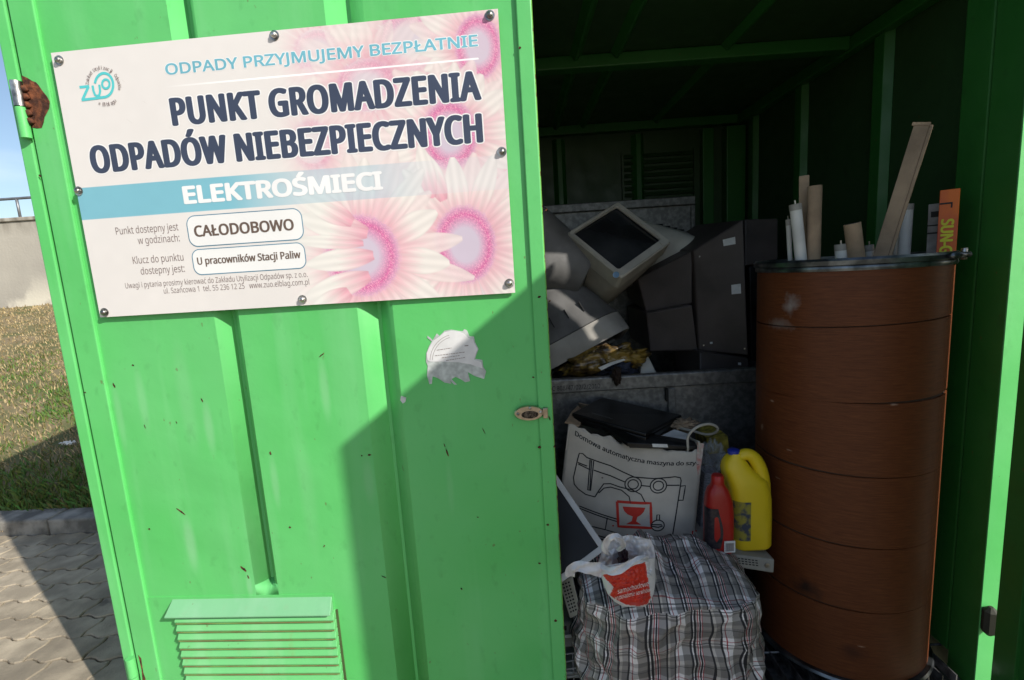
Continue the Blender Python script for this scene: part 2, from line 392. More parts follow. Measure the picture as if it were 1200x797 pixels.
# ------------------------------------------------------------------ door frame of reference
DA = rad(-2.9)
DU = Vector((math.cos(DA), math.sin(DA), 0)); DN = Vector((math.sin(DA), -math.cos(DA), 0))   # along the door, out of the door (towards the camera)
dp0 = P(643, 400, Y=1.15)
def PD(px, py, wo=0):
    r = Vector(ray(px, py)); o = Vector((0, 0, EYE)); q = dp0 + DN * wo
    return o + r * ((q - o).dot(DN) / r.dot(DN))
DH = PD(85, 400); DH.z = 0; DWD = (dp0 - DH).dot(DU)
def D(u, w_, z): return Vector((DH.x, DH.y, 0)) + DU * u + DN * w_ + Vector((0, 0, z))
def dpx(px, py, wo=0): q = PD(px, py, wo) - DH; return q.dot(DU), PD(px, py, wo).z

# ------------------------------------------------------------------ container shell
FL = EYE - 1.2                     # container floor height
XL, XR, YF, YB, ZC, ZT = -1.172, 1.205, 1.212, 2.80, EYE + .735, EYE + .93
box = thing('storage_container', 'open green steel storage container for hazardous waste with two doors', 'container', (0, YF, 0))
def part(name, g, m, parent=box, **k): return mk(name, g[0], g[1], m, parent, **k)
# corner posts (outer faces and inner reveals)
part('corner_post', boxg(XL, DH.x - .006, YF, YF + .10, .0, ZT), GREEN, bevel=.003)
part('corner_post', boxg(XR + .001, XR + .09, YF + .003, YF + .09, .0, ZT), GREEN_SHADE, bevel=.003)
part('post_face', boxg(XR, XR + .09, YF, YF + .0027, .0, ZT), GREEN)  # front plate in the full green; the post behind carries painted shade
part('corner_post', boxg(XR + .002, XR + .06, YF + .093, YF + .175, FL, ZC), GREEN_SHADE, bevel=.004)
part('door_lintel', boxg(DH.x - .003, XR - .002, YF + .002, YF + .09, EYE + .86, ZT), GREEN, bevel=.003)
part('door_sill', boxg(DH.x - .003, XR - .002, YF + .002, YF + .09, .02, FL - .12), GREEN_SHADE, bevel=.003)
# V-ribbed sheets: walls and roof pressed with ridges that stand inwards
def ribbed(name, a0, a1, ribs, f, m, d=.035, hw=.045, thick=.003, h0=0, h1=1, parent=box):
    prof = [(a0, 0)]
    for r_ in ribs: prof += [(r_ - hw, 0), (r_ - hw * .28, d), (r_ + hw * .28, d), (r_ + hw, 0)]
    prof += [(a1, 0)]
    V, F = [], []
    for (a, dd) in prof: V += [f(a, dd, h0), f(a, dd, h1), f(a, dd - thick, h0), f(a, dd - thick, h1)]
    for i in range(len(prof) - 1):
        k = i * 4; F += [[k, k + 1, k + 5, k + 4], [k + 2, k + 6, k + 7, k + 3], [k, k + 4, k + 6, k + 2], [k + 1, k + 3, k + 7, k + 5]]
    F += [[0, 2, 3, 1], [len(V) - 4, len(V) - 3, len(V) - 1, len(V) - 2]]
    return mk(name, V, F, m, parent)
XW = 1.272
ribbed('side_wall', YF + .09, YB, [], lambda a, d, h: Vector((XW - d, a, h)), DARKSHEET, h0=.03, h1=ZC + .02)
for y_ in (1.745, 2.215, 2.64):
    part('wall_rib', prismg([(XW - .001, y_ - .032, FL), (XW - .026, y_ - .016, FL), (XW - .026, y_ + .03, FL), (XW - .001, y_ + .045, FL)], (0, 0, ZC - FL - .01)), GREEN_SHADE, bevel=.002)
ribbed('side_wall', YF + .09, YB, [], lambda a, d, h: Vector((XL + d, a, h)), GREEN, h0=FL - .1, h1=ZC + .02)
for y_ in (1.7, 2.15, 2.6):
    part('wall_rib', prismg([(XL + .001, y_ - .045, FL), (XL + .035, y_ - .01, FL), (XL + .035, y_ + .01, FL), (XL + .001, y_ + .045, FL)], (0, 0, ZC - FL - .01)), GREEN_SHADE)
ribbed('back_wall', XL, XW, [], lambda a, d, h: Vector((a, YB - d, h)), DARKSHEET, h0=FL - .1, h1=ZC + .02)
for x_ in (-.75, -.25, .27, .70):
    part('wall_rib', prismg([(x_ - .035, YB - .001, FL), (x_ - .012, YB - .03, FL), (x_ + .012, YB - .03, FL), (x_ + .035, YB - .001, FL)], (0, 0, ZC - FL - .06)), GREEN_SHADE)
part('back_post', boxg(1.04, 1.10, YB - .05, YB - .003, FL, ZC - .06), GREEN_SHADE, bevel=.004)
part('back_post', boxg(1.16, 1.262, YB - .07, YB - .003, FL, ZC - .06), GREEN_SHADE, bevel=.004)
part('roof_sheet', boxg(XL + .004, XW + .01, YF + .092, YB, ZC, ZC + .004), DARKSHEET)
part('roof_top', boxg(XL, XW + .02, YF + .004, YB + .02, ZT + .001, ZT + .02), GREEN)
for y_, hh in ((1.86, .045), (2.74, .045)):
    part('roof_beam', boxg(XL + .005, XW - .05, y_, y_ + .055, ZC - hh, ZC - .001), GREEN_SHADE, bevel=.004)
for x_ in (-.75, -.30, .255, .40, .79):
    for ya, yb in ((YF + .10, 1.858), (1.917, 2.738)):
        part('roof_rib', prismg([(x_ - .022, ya, ZC - .001), (x_ - .004, ya, ZC - .022), (x_ + .004, ya, ZC - .022), (x_ + .022, ya, ZC - .001)], (0, yb - ya, 0)), GREEN_SHADE)
part('roof_rail', boxg(XW - .048, XW - .003, YF + .18, YB - .003, ZC - .05, ZC - .001), GREEN_SHADE, bevel=.004)
# vent low-relief louvre in the back wall
q0, q1 = P(730, 182, Y=YB), P(812, 225, Y=YB)
for k in range(7):
    z = q0.z - (q0.z - q1.z + .02) * k / 7
    part('vent_slat', prismg([(q0.x, YB - .004, z), (q0.x, YB - .014, z - .02), (q0.x, YB - .004, z - .022)], (q1.x - q0.x, 0, 0)), DARKSHEET)
for xx in (q0.x - .012, q1.x): part('vent_frame', boxg(xx, xx + .012, YB - .018, YB - .003, q1.z - .03, q0.z + .01), DARKSHEET)
# grating floor
gr = [boxg(XL + .01, XR - .004, YF + .004, YB - .01, FL - .055, FL - .045)]
for i in range(62):
    x = XL + .02 + i * .0385; gr.append(boxg(x, x + .0035, YF + (.006 if x < XR - .01 else .18), YB - .01, FL - .03, FL))
for i in range(27):
    y = YF + .12 + i * .058; gr.append(tubeg([(XL + .015, y, FL - .004), (XW - .01, y, FL - .004)], .0035, 6))
part('floor_grating', merge(gr), mat('grating_steel', (.22, .22, .23), .45, .8, .3, 30))['kind'] = 'stuff'

# ------------------------------------------------------------------ left door
u_st = dpx(113, 400)[0]; u_rs = dpx(626.5, 400)[0]
ZD0, ZD1 = .06, EYE + .842
door = mk('door', *merge([boxg(0.003, u_st, -.04, 0, ZD0, ZD1, lambda p: D(p.x, p.y, p.z)), boxg(u_rs, DWD, -.04, 0, ZD0, ZD1, lambda p: D(p.x, p.y, p.z)),
                          boxg(u_st + .0005, u_rs - .0005, -.04, -.001, ZD0, ZD0 + .05, lambda p: D(p.x, p.y, p.z)), boxg(u_st + .0005, u_rs - .0005, -.04, -.001, ZD1 - .05, ZD1, lambda p: D(p.x, p.y, p.z))]), GREEN, box, bevel=.0025)
door['label'] = 'closed left door with sign board'
SW = -.008                                    # sheet lies this far behind the stile faces
DPAINT = paint_mat('door_sheet_paint', (.086, .462, .115), (.18, .54, .22), (.05, .25, .06))
def run_marks(m, obj_origin, marks):
    t = m.node_tree; N = t.nodes; L = t.links; b = N['Principled BSDF']; src = b.inputs['Base Color'].links[0].from_socket
    tcn = N.new('ShaderNodeTexCoord')
    for px, py, hw, ln_, k in marks:
        p = PD(px, py, SW) - obj_origin - Vector((0, 0, ln_ * .70))
        mp_ = N.new('ShaderNodeMapping'); sc = (1 / hw, 1 / hw, 1 / ln_); mp_.inputs['Scale'].default_value = sc; mp_.inputs['Location'].default_value = tuple(-p[i] * sc[i] for i in range(3))
        L.new(tcn.outputs['Object'], mp_.inputs[0]); le = N.new('ShaderNodeVectorMath'); le.operation = 'LENGTH'; L.new(mp_.outputs[0], le.inputs[0])
        mr = N.new('ShaderNodeMapRange'); mr.interpolation_type = 'SMOOTHSTEP'; mr.inputs['From Min'].default_value = 1; mr.inputs['From Max'].default_value = .2; mr.inputs['To Max'].default_value = k; L.new(le.outputs['Value'], mr.inputs['Value'])
        x = N.new('ShaderNodeMix'); x.data_type = 'RGBA'; L.new(mr.outputs[0], x.inputs['Factor']); L.new(src, x.inputs['A']); x.inputs['B'].default_value = (.40, .60, .44, 1); src = x.outputs['Result']
    L.new(src, b.inputs['Base Color'])
def dsub(name, g, m, **k): return mk(name, g[0], g[1], m, door, **k)
g1 = (dpx(291.8, 640, SW)[0], dpx(318.7, 640, SW)[0]); g2 = (dpx(430, 460, SW)[0], dpx(469, 460, SW)[0])
g2 = (g2[0] - .002, g2[1] + .002)
zl = dpx(322, 697, SW)[1]                      # where the first groove ends above the louvre
print('grooves', g1, g2, 'u_st', u_st, u_rs, DWD)
def groove_profile(a, b, d):
    pts = []; mid = a + (b - a) * .5; n = 5
    for k in range(n + 1): t = k / n; pts.append((a + (mid - .004 - a) * t, -d * (t ** 1.35)))
    for k in range(n + 1): t = 1 - k / n; pts.append((b - (b - mid - .004) * t, -d * (t ** 1.35)))
    return pts
def sheet(ua, ub, groove, za, zb, d=.032):
    """a pressed steel sheet with a V groove"""
    prof = [(ua, 0)] + (groove_profile(*groove, d) if groove else []) + [(ub, 0)]
    V, F = [], []
    for u, ww in prof: V += [D(u, SW + ww, za), D(u, SW + ww, zb)]
    for i in range(len(prof) - 1): k = i * 2; F.append([k, k + 2, k + 3, k + 1])
    return V, F
um = (g1[1] + g2[0]) / 2
tipd = .03
V1, F1 = sheet(u_st - .003, um, g1, zl + tipd, ZD1 - .045)
V3, F3 = sheet(u_st - .003, um, None, ZD0 + .045, zl)
pr = groove_profile(*g1, .032)
cV, cF = [D(u_st - .003, SW, zl + tipd), D(u_st - .003, SW, zl)], []
allu = [(u_st - .003, 0)] + pr + [(um, 0)]
cV = []
for u, ww in allu: cV += [D(u, SW + ww, zl + tipd), D(u, SW, zl)]
for i in range(len(allu) - 1): k = i * 2; cF.append([k, k + 2, k + 3, k + 1])
V2, F2 = sheet(um, u_rs + .003, g2, ZD0 + .045, ZD1 - .045)
sh = dsub('door_sheet', merge([(V1, F1), (cV, cF), (V3, F3), (V2, F2)]), DPAINT)
run_marks(DPAINT, rootloc(door), [(218, 606, 0.021, 0.11, 0.275), (240, 470, 0.018, 0.1, 0.2), (160, 432, 0.018, 0.12, 0.15), (376, 420, 0.018, 0.11, 0.2), (318, 535, 0.015, 0.1, 0.175), (290, 672, 0.012, 0.05, 0.2), (429, 536, 0.021, 0.09, 0.15), (134, 455, 0.015, 0.12, 0.15), (525, 540, 0.012, 0.1, 0.09), (207, 400, 0.03, 0.2, 0.1), (350, 500, 0.03, 0.25, 0.075)])
sol = sh.modifiers.new('thickness', 'SOLIDIFY'); sol.thickness = .002; sol.offset = -1
sh.data.set_sharp_from_angle(angle=rad(28))
for p in sh.data.polygons:
    ww = [(sh.data.vertices[v].co + rootloc(sh) - Vector((DH.x, DH.y, 0))).dot(DN) - SW for v in p.vertices]
    p.use_smooth = not (max(ww) - min(ww) < .0006 or len(p.vertices) > 4 or p.area > .12)
# louvre
h0 = dpx(192.7, 723, .02); h1 = dpx(387, 719.5, .02); ht = dpx(203, 701, SW)
uh0, uh1, zh0, zh1 = h0[0], h1[0], ht[1], h0[1]
V = [D(uh0 + .008, SW, zh0), D(uh1 - .004, SW, zh0), D(uh1, .022, zh1), D(uh0, .022, zh1), D(uh0, .022, zh1 - .004), D(uh1, .022, zh1 - .004), D(uh1 - .004, SW, zh1 - .004), D(uh0 + .008, SW, zh1 - .004)]
dsub('louvre_hood', (V, [[0, 1, 2, 3], [3, 2, 5, 4], [4, 5, 6, 7], [0, 3, 4, 7], [1, 6, 5, 2]]), HOODP, bevel=.0015)
sp = .0262
for k in range(11):
    zt = zh1 - .004 - k * sp; a = uh0 + .018; b_ = uh1 + .002
    pr_ = [(SW, zt), (SW + .014, zt - sp * .25), (SW + .021, zt - sp * .70), (SW + .019, zt - sp * .90), (SW, zt - sp * .98)]
    ends = (a, b_)
    g_ = loftg([[D(u, w_, z) for w_, z in pr_] for u in ends])
    dsub('louvre_slat', g_, LOUV, bevel=.0012)
dsub('rust_line', merge([boxg(uh0 + .020, uh1, SW + .0165, SW + .0200, zh1 - .004 - k * sp - sp * .98, zh1 - .004 - k * sp - sp * .94, lambda p: D(p.x, p.y, p.z)) for k in range(11)]), mat('louvre_rust', (.20, .34, .09), .9, col2=(.22, .16, .06), vscale=18))
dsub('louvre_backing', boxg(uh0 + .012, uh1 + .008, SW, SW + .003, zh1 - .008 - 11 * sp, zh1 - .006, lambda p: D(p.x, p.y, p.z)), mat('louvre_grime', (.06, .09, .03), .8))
# rust scratches and bare specks on the door
def blot(px, py, L_, W_, a, m, name='rust_chip', wo=SW, n=12, sd_=None):
    u, z = dpx(px, py, wo); rr = random.Random(int(px * 7 + py)); pts = []
    for k in range(n):
        t = 2 * math.pi * k / n; s = rr.uniform(.6, 1.15)
        x, y = math.cos(t) * L_ * s, math.sin(t) * W_ * s
        pts.append(D(u + x * math.cos(a) - y * math.sin(a), wo + .0009, z + x * math.sin(a) + y * math.cos(a)))
    return dsub(name, prismg(pts, DN * -.0006), m)
for q in ((213, 600, .017, .0028, -.75), (286, 667, .011, .0035, -.8), (291, 676, .006, .0015, -1.3), (377, 416, .010, .0018, .55), (317, 531, .006, .0022, -1.4), (340, 618, .0035, .003, 0),
          (524, 530, .012, .0022, -1.35), (521, 522, .006, .0012, -1.3), (433, 533, .005, .0025, .1), (424, 534, .002, .002, 0), (134, 452, .009, .0022, -1.3), (156, 428, .003, .0025, 0),
          (175, 620, .003, .0025, 0), (237, 469, .006, .0018, -1.2), (170, 500, .006, .001, -1.4), (207, 495, .004, .001, -1.2), (567, 505, .010, .0008, -1.2), (450, 676, .008, .0012, -.5), (380, 640, .004, .0015, 1), (541, 690, .004, .0018, -1), (560, 606, .003, .0016, 0)):
    blot(*q, DARKRUST)
for q in ((609, 56, .0035, .003, 0), (640, 246, .004, .0022, .6), (632, 348, .004, .003, 0), (644, 353, .0035, .002, .8), (625, 442, .003, .0022, 0), (644, 490, .007, .002, -1.3), (632, 524, .005, .004, .3), (650, 523, .004, .003, .9), (651, 727, .004, .004, 0), (642, 615, .004, .003, 0), (100, 460, .003, .002, 0), (47, 206, .005, .0025, -.9), (632, 660, .004, .0025, 0)):
    blot(*q, DARKRUST, wo=0)
# chipped yellow-brown edge of the right stile
EDGE = mat('chipped_edge', (.20, .42, .07), .7, col2=(.16, .07, .03), vscale=55, c2pos=(.38, .46))
dsub('stile_edge', boxg(DWD - .0002, DWD + .0016, -.036, -.0045, ZD0 + .01, ZD1 - .01, lambda p: D(p.x, p.y, p.z)), EDGE)
# hinges at the left edge
def hinge(px, py, rusty):
    u, z = dpx(px, py, .0); u = .0
    hg = dsub('hinge', merge([tubeg([D(u - .006, .008, z - .075), D(u - .006, .008, z - .006)], .011, 14)]), GREEN, smooth=True, limit=40)
    dsub('hinge', merge([tubeg([D(u - .006, .008, z - .004), D(u - .006, .008, z + .052)], .0115, 14)]), STEEL if rusty else GREEN, smooth=True, limit=40)
    pts = [D(u + .004 + .052 * math.sin(t) * (1 + .1 * math.sin(5 * t)), .0008, z + .004 + .058 * math.cos(t) * (1 + .08 * math.cos(7 * t))) for t in [math.pi * k / 14 for k in range(15)]]
    if rusty:
        dsub('rust_patch', prismg(pts, DN * -.0006), RUST)
        for k in range(5):
            dsub('weld_bead', tubeg([D(u + .006, .004, z + .04 - k * .018), D(u + .012, .005, z + .03 - k * .018)], .006, 8), RUST, smooth=True)
    else:
        dsub('rust_patch', prismg([D(u + .012, .0008, z + .055), D(u + .019, .0008, z + .045), D(u + .017, .0008, z + .0), D(u + .02, .0008, z - .02), D(u + .014, .0008, z - .05), D(u + .01, .0008, z - .03), D(u + .014, .0008, z + .01)], DN * -.0006), RUST)
hinge(30, 124, True); hinge(163, 788, False)
# lock
lu, lz = dpx(620, 484, .004)
lockm = [D(lu + .036 * math.cos(t), .0, lz + .0185 * math.sin(t)) for t in [2 * math.pi * k / 32 for k in range(32)]]
lk = dsub('lock', loftg([lockm, [p + DN * .006 for p in lockm], [D(lu, 0, lz) + (p - D(lu, 0, lz)) * .93 + DN * .0085 for p in lockm]]), BRASS, smooth=True, limit=35)
inn = [D(lu + .002 + .021 * math.cos(t), .0084, lz - .003 + .0095 * math.sin(t)) for t in [2 * math.pi * k / 24 for k in range(24)]]
dsub('keyhole', loftg([inn, [p + DN * .0012 for p in inn]]), mat('keyhole_metal', (.10, .085, .07), .5, .8, .4, 200))
for du, dz in ((-.027, 0.0), (.003, .0135), (.028, .002)):
    c = D(lu + du, .0084, lz + dz); dsub('rivet', tubeg([c, c + DN * .0025], [.0042, .003], 10), STEEL, smooth=True)
dsub('lock_tongue', boxg(lu + .034, lu + .046, 0, .010, lz - .014, lz + .012, lambda p: D(p.x, p.y, p.z)), BRASS, bevel=.002)

# ------------------------------------------------------------------ right door, swung out towards the camera
HB = Vector((XR - .006, YF - .047, 0)); TB = Vector((1.127, .0, 0)); RU = (TB - HB).normalized(); RL = 1.172
RNn = Vector((RU.y, -RU.x, 0))
if RNn.x > 0: RNn = -RNn                       # towards the opening (inner face)
def R_(u, w_, z): return HB + RU * u + RNn * w_ + Vector((0, 0, z))
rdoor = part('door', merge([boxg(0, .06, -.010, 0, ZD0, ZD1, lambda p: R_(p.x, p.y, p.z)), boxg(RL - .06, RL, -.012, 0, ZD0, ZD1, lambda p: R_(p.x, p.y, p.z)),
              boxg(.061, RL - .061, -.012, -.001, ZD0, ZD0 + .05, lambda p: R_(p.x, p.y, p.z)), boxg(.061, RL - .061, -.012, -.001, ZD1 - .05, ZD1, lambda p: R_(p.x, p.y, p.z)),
              boxg(.058, RL - .058, -.011, -.009, ZD0 + .04, ZD1 - .04, lambda p: R_(p.x, p.y, p.z))]), GREEN_SHADE, bevel=.002)
rdoor['label'] = 'right door standing open'
hp = P(1155, 730, Y=YF - .02)
for z_ in (hp.z, EYE + .45):
    mk('hinge', *tubeg([(XR + .012, YF - .014, z_ - .042), (XR + .012, YF - .014, z_ - .030), (XR + .012, YF - .014, z_ + .030), (XR + .012, YF - .014, z_ + .042)], [.005, .017, .017, .005], 8), mat('hinge_dark', (.03, .03, .02), .7), rdoor)

# ------------------------------------------------------------------ sign board
s_tl, s_br = dpx(61, 63, .004), dpx(604, 341, .004)
s_bl = dpx(117, 374, .004); s_tr = dpx(583, 9, .004)
SU0 = (s_tl[0] + s_bl[0]) / 2; SU1 = (s_tr[0] + s_br[0]) / 2; SZ1 = (s_tl[1] + s_tr[1]) / 2; SZ0 = (s_bl[1] + s_br[1]) / 2
SG_W, SG_H = SU1 - SU0, SZ1 - SZ0
SF = .0045                                       # front face of the board
sign = thing('sign_board', 'white sign board with pink flowers bolted to the left green door', 'sign', D(SU0, SF, SZ1))
def S(u, v, w_=0): return D(SU0 + u, SF + w_ + .0015 * math.sin(u * 5), SZ1 - v)
def spx(px, py): a, b = dpx(px, py, SF); return a - SU0, SZ1 - b
NX, NY = 600, 354
us = np.linspace(0, SG_W, NX + 1); vs = np.linspace(0, SG_H, NY + 1)
UU, VV = np.meshgrid(us, vs)
def vnoise(U, Vv, sc, seed):
    rs = np.random.RandomState(seed); n = 64; tb = rs.rand(n, n)
    x = U * sc; y = Vv * sc; xi = np.floor(x).astype(int); yi = np.floor(y).astype(int); fx = x - xi; fy = y - yi
    fx = fx * fx * (3 - 2 * fx); fy = fy * fy * (3 - 2 * fy)
    a = tb[yi % n, xi % n]; b = tb[yi % n, (xi + 1) % n]; c = tb[(yi + 1) % n, xi % n]; d = tb[(yi + 1) % n, (xi + 1) % n]
    return (a * (1 - fx) + b * fx) * (1 - fy) + (c * (1 - fx) + d * fx) * fy
white = np.array([.69, .66, .635]); pink = np.array([.72, .36, .43]); pale = np.array([.69, .58, .58]); lil = np.array([.58, .50, .60]); mag = np.array([.56, .10, .28]); cream = np.array([.76, .71, .67])
img = np.ones((NY + 1, NX + 1, 3)) * white
def blend(m, c):
    global img
    m = np.clip(m, 0, 1)[..., None]; img = img * (1 - m) + c * m
rightness = np.clip((UU / SG_W - .45 + .25 * (vnoise(UU, VV, 7, 1) - .5)) / .22, 0, 1)
blend(rightness * (.25 + .6 * vnoise(UU, VV, 9, 2)), pale); blend(rightness * np.clip(vnoise(UU, VV, 13, 3) - .45, 0, 1) * 1.3, lil)
blend(rightness * np.clip(vnoise(UU, VV, 6, 4) - .5, 0, 1) * 1.6, pink)
def petal(cx, cy, a, L0, L1, wd, op, tint=0.0):
    wd = wd * 1.25
    dx, dy = UU - cx, VV - cy; ca, sa = math.cos(a), math.sin(a)
    x = dx * ca + dy * sa; y = -dx * sa + dy * ca
    t = np.clip((x - L0) / (L1 - L0), 0, 1); half = wd * np.sin(np.pi * np.clip(t * .86 + .10, 0, 1)) ** .75
    m = np.clip((half - np.abs(y)) / .0022, 0, 1) * (x > L0) * (x < L1)
    k = np.clip(1.05 - t * 1.9 + .25 * (vnoise(x * 1, y * 14 + a, 40, 9) - .5), 0, 1)[..., None]
    col = pink * k + cream * (1 - k)
    vein = (.94 + .06 * np.cos(y / wd * 9))[..., None]
    edge = (1 - .10 * np.clip(1 - (half - np.abs(y)) / .006, 0, 1))[..., None]
    blend(m * op, col * vein * edge * (1 - tint) + pink * tint)
def flower(px, py, rx, ry, L, n, op, a0=0, wd=.022, only=None, seed=0):
    cx, cy = spx(px, py); rr = random.Random(seed)
    for lay in range(2):
        for i in range(n):
            a = a0 + 2 * math.pi * (i + .5 * lay) / n + rr.uniform(-.09, .09)
            if only and not (only[0] < (math.degrees(a) % 360) < only[1]): continue
            petal(cx, cy, a, rx * .80, L * (1.0 if lay else 1.08) * rr.uniform(.86, 1.1), wd * rr.uniform(.85, 1.15), op * (.85 if lay == 0 else 1), .18 if lay == 0 else 0)
    d = np.sqrt(((UU - cx) / rx) ** 2 + ((VV - cy) / ry) ** 2)
    seeds = np.random.RandomState(seed + 5).rand(NY + 1, NX + 1)
    ring = np.clip(1 - np.abs(d - .76) / .34, 0, 1)
    m = np.clip((1.0 - d + .12 * (seeds - .5)) * 14, 0, 1)
    k = ring[..., None] * .9
    base = (lil * .95) * (1 - k) + (mag * 1.05 * (.75 + .6 * seeds[..., None])) * k
    hl = (seeds > .80)[..., None] * ring[..., None] * .55
    base = base * (1 - hl) + np.array([.80, .50, .56]) * hl
    blend(m * op, base)
mpp = SG_W / 530.0
flower(372, 60, 30*mpp, 24*mpp, 70*mpp, 11, .35, 0, .018, seed=1)
flower(478, 48, 38*mpp, 34*mpp, 90*mpp, 13, .60, .2, .018, seed=2)
flower(430, 100, 36*mpp, 30*mpp, 80*mpp, 12, .50, .2, .020, seed=3)
flower(560, 55, 27*mpp, 36*mpp, 72*mpp, 13, .85, .1, .017, seed=4)
flower(365, 170, 26*mpp, 30*mpp, 70*mpp, 11, .35, .1, .020, seed=5)
flower(527, 158, 33*mpp, 40*mpp, 84*mpp, 13, .88, .25, .019, seed=6)
flower(545, 287, 38*mpp, 47*mpp, 108*mpp, 12, 1, .12, .021, seed=7)
for (px, py, ang_, ll, ww) in ((520, 235, -110, 60, .02), (507, 232, -100, 62, .018)):
    c = spx(px, py); petal(c[0], c[1], rad(ang_), 0, ll * mpp, ww, 1)
flower(424, 300, 48*mpp, 50*mpp, 118*mpp, 13, 1, .30, .024, only=None, seed=8)
for (px, py, ang_, ll, ww) in ((432, 300, 176, 78, .022), (425, 272, 196, 80, .026), (428, 325, 165, 82, .024), (408, 258, 212, 70, .024), (405, 345, 150, 60, .026), (420, 285, 186, 80, .014)):
    c = spx(px, py); petal(c[0], c[1], rad(ang_), -.012, ll * mpp, ww, .95, -.12)
# fade of the print towards the left half, then the teal band and the thin white rule
fade = np.clip(1 - (UU / SG_W - .47) / .13, 0, 1) * np.clip((UU * 0 + 1), 0, 1)
blend(fade * .93, white)
bt = spx(92, 221)[1]; bb = spx(98, 258)[1]; teal = np.array([.185, .44, .53])
print('band', bt, bb, SG_W, SG_H)
bandm = (VV > bt) & (VV < bb)
blend(bandm * np.where(UU < .36 * SG_W, 1.0, np.clip(1 - (UU / SG_W - .36) / .18, 0, 1) * .55 + .45 * np.clip(1 - (UU / SG_W - .70) / .14, 0, 1)), teal * 1.0)
blend(bandm * np.clip((UU / SG_W - .40) / .2, 0, 1) * .25, np.array([.60, .60, .66]))
lv = spx(561, 68)[1]
blend((np.abs(VV - lv) < .0016) * np.clip((UU / SG_W - .25) / .2, 0, 1) * (UU < spx(561, 68)[0]), np.array([.9, .9, .9]))
g_ = .97 + .05 * (vnoise(UU, VV, 5, 20) - .5) + .03 * (vnoise(UU, VV, 40, 21) - .5)
img *= g_[..., None]
for (px, py, l) in ((152, 142, .018), (170, 120, .01), (145, 95, .012), (200, 150, .008)):
    c = spx(px, py); blend(np.clip(1 - np.hypot((UU - c[0] + (VV - c[1])) / l, (VV - c[1] - (UU - c[0]) * .8) / .0012), 0, 1) * .4, np.array([.45, .42, .38]))
me = bpy.data.meshes.new('board')
base = rootloc(sign)
co = np.zeros(((NY + 1) * (NX + 1), 3)); bu = SF + .0015 * np.sin(UU.ravel() * 5)
O0 = D(SU0, 0, SZ1)
for k in range(3): co[:, k] = O0[k] + DU[k] * UU.ravel() + DN[k] * bu - (VV.ravel() if k == 2 else 0) - base[k]
me.vertices.add(len(co)); me.vertices.foreach_set('co', co.ravel())
ii = np.arange((NY + 1) * (NX + 1)).reshape(NY + 1, NX + 1)
q = np.stack([ii[:-1, :-1], ii[1:, :-1], ii[1:, 1:], ii[:-1, 1:]], -1).reshape(-1, 4)
me.loops.add(q.size); me.loops.foreach_set('vertex_index', q.ravel().astype(np.int32))
me.polygons.add(len(q)); me.polygons.foreach_set('loop_start', (np.arange(len(q)) * 4).astype(np.int32)); 
me.update(calc_edges=True); me.validate()
ca_ = me.color_attributes.new('Col', 'FLOAT_COLOR', 'POINT'); ca_.data.foreach_set('color', np.concatenate([img.reshape(-1, 3), np.ones((len(co), 1))], 1).astype(np.float32).ravel())
me.materials.append(attr_mat('flower_print', .45, spec=.4, coat=.15))
o = bpy.data.objects.new('printed_face', me); C.objects.link(o); o.parent = sign
mk('backing_board', *boxg(0.0004, SG_W - .0004, -.005, -.0022, 0.0004, SG_H - .0004, lambda p: S(p.x, p.z, p.y)), mat('board_edge', (.55, .5, .42), .7), sign)

import os
FONT = None
try:
    FONT = bpy.data.fonts.load(os.path.join(bpy.utils.system_resource('DATAFILES'), 'fonts', 'NotoSansHebrew-Regular.woff2'))
except Exception: FONT = None
def textmesh(s, space=1.0):
    cu = bpy.data.curves.new('t', 'FONT'); cu.body = s; cu.size = 1; cu.resolution_u = 4; cu.space_character = space
    if FONT: cu.font = FONT
    tmp = bpy.data.objects.new('t', cu); C.objects.link(tmp)
    me = bpy.data.meshes.new_from_object(tmp.evaluated_get(bpy.context.evaluated_depsgraph_get()))
    V = [tuple(v.co) for v in me.vertices]; F = [list(p.vertices) for p in me.polygons]
    bpy.data.objects.remove(tmp); bpy.data.meshes.remove(me)
    return V, F
_HV = textmesh('H')[0]; CAPH = max(v[1] for v in _HV)
def text(name, s, T, w_, h_, m, parent, bold=0.0, space=1.0, bx=None, by=None, T3=None):
    """flat lettering: total width w_, capital height h_, baseline-left at T's origin; strokes thickened by bx, by (in the plane)"""
    V0, F0 = textmesh(s, space); xs = [v[0] for v in V0]; x0 = min(xs)
    bx = bold * h_ if bx is None else bx; by = bx * .6 if by is None else by
    sx = (w_ - 2 * bx) / (max(xs) - x0); sy = (h_ - 2 * by) / CAPH
    V, F = [], []
    offs = [(0, 0)]
    if bx:
        n = 12; offs = [(bx * math.cos(2 * math.pi * k / n), by * math.sin(2 * math.pi * k / n)) for k in range(n)] + [(bx * .5, 0), (-bx * .5, 0)]
    base = rootloc(parent)
    for q, (ox, oy) in enumerate(offs):
        k = len(V)
        for v in V0:
            X, Y = bx + (v[0] - x0) * sx + ox, by + v[1] * sy + oy
            V.append(Vector(T3(X, Y, q * .000009) if T3 else T(X, Y)) - base)
        F += [[i + k for i in f] for f in F0]
    me = bpy.data.meshes.new(name); me.from_pydata([tuple(v) for v in V], [], F); me.materials.append(m)
    o = bpy.data.objects.new(name, me); C.objects.link(o); o.parent = parent
    return o
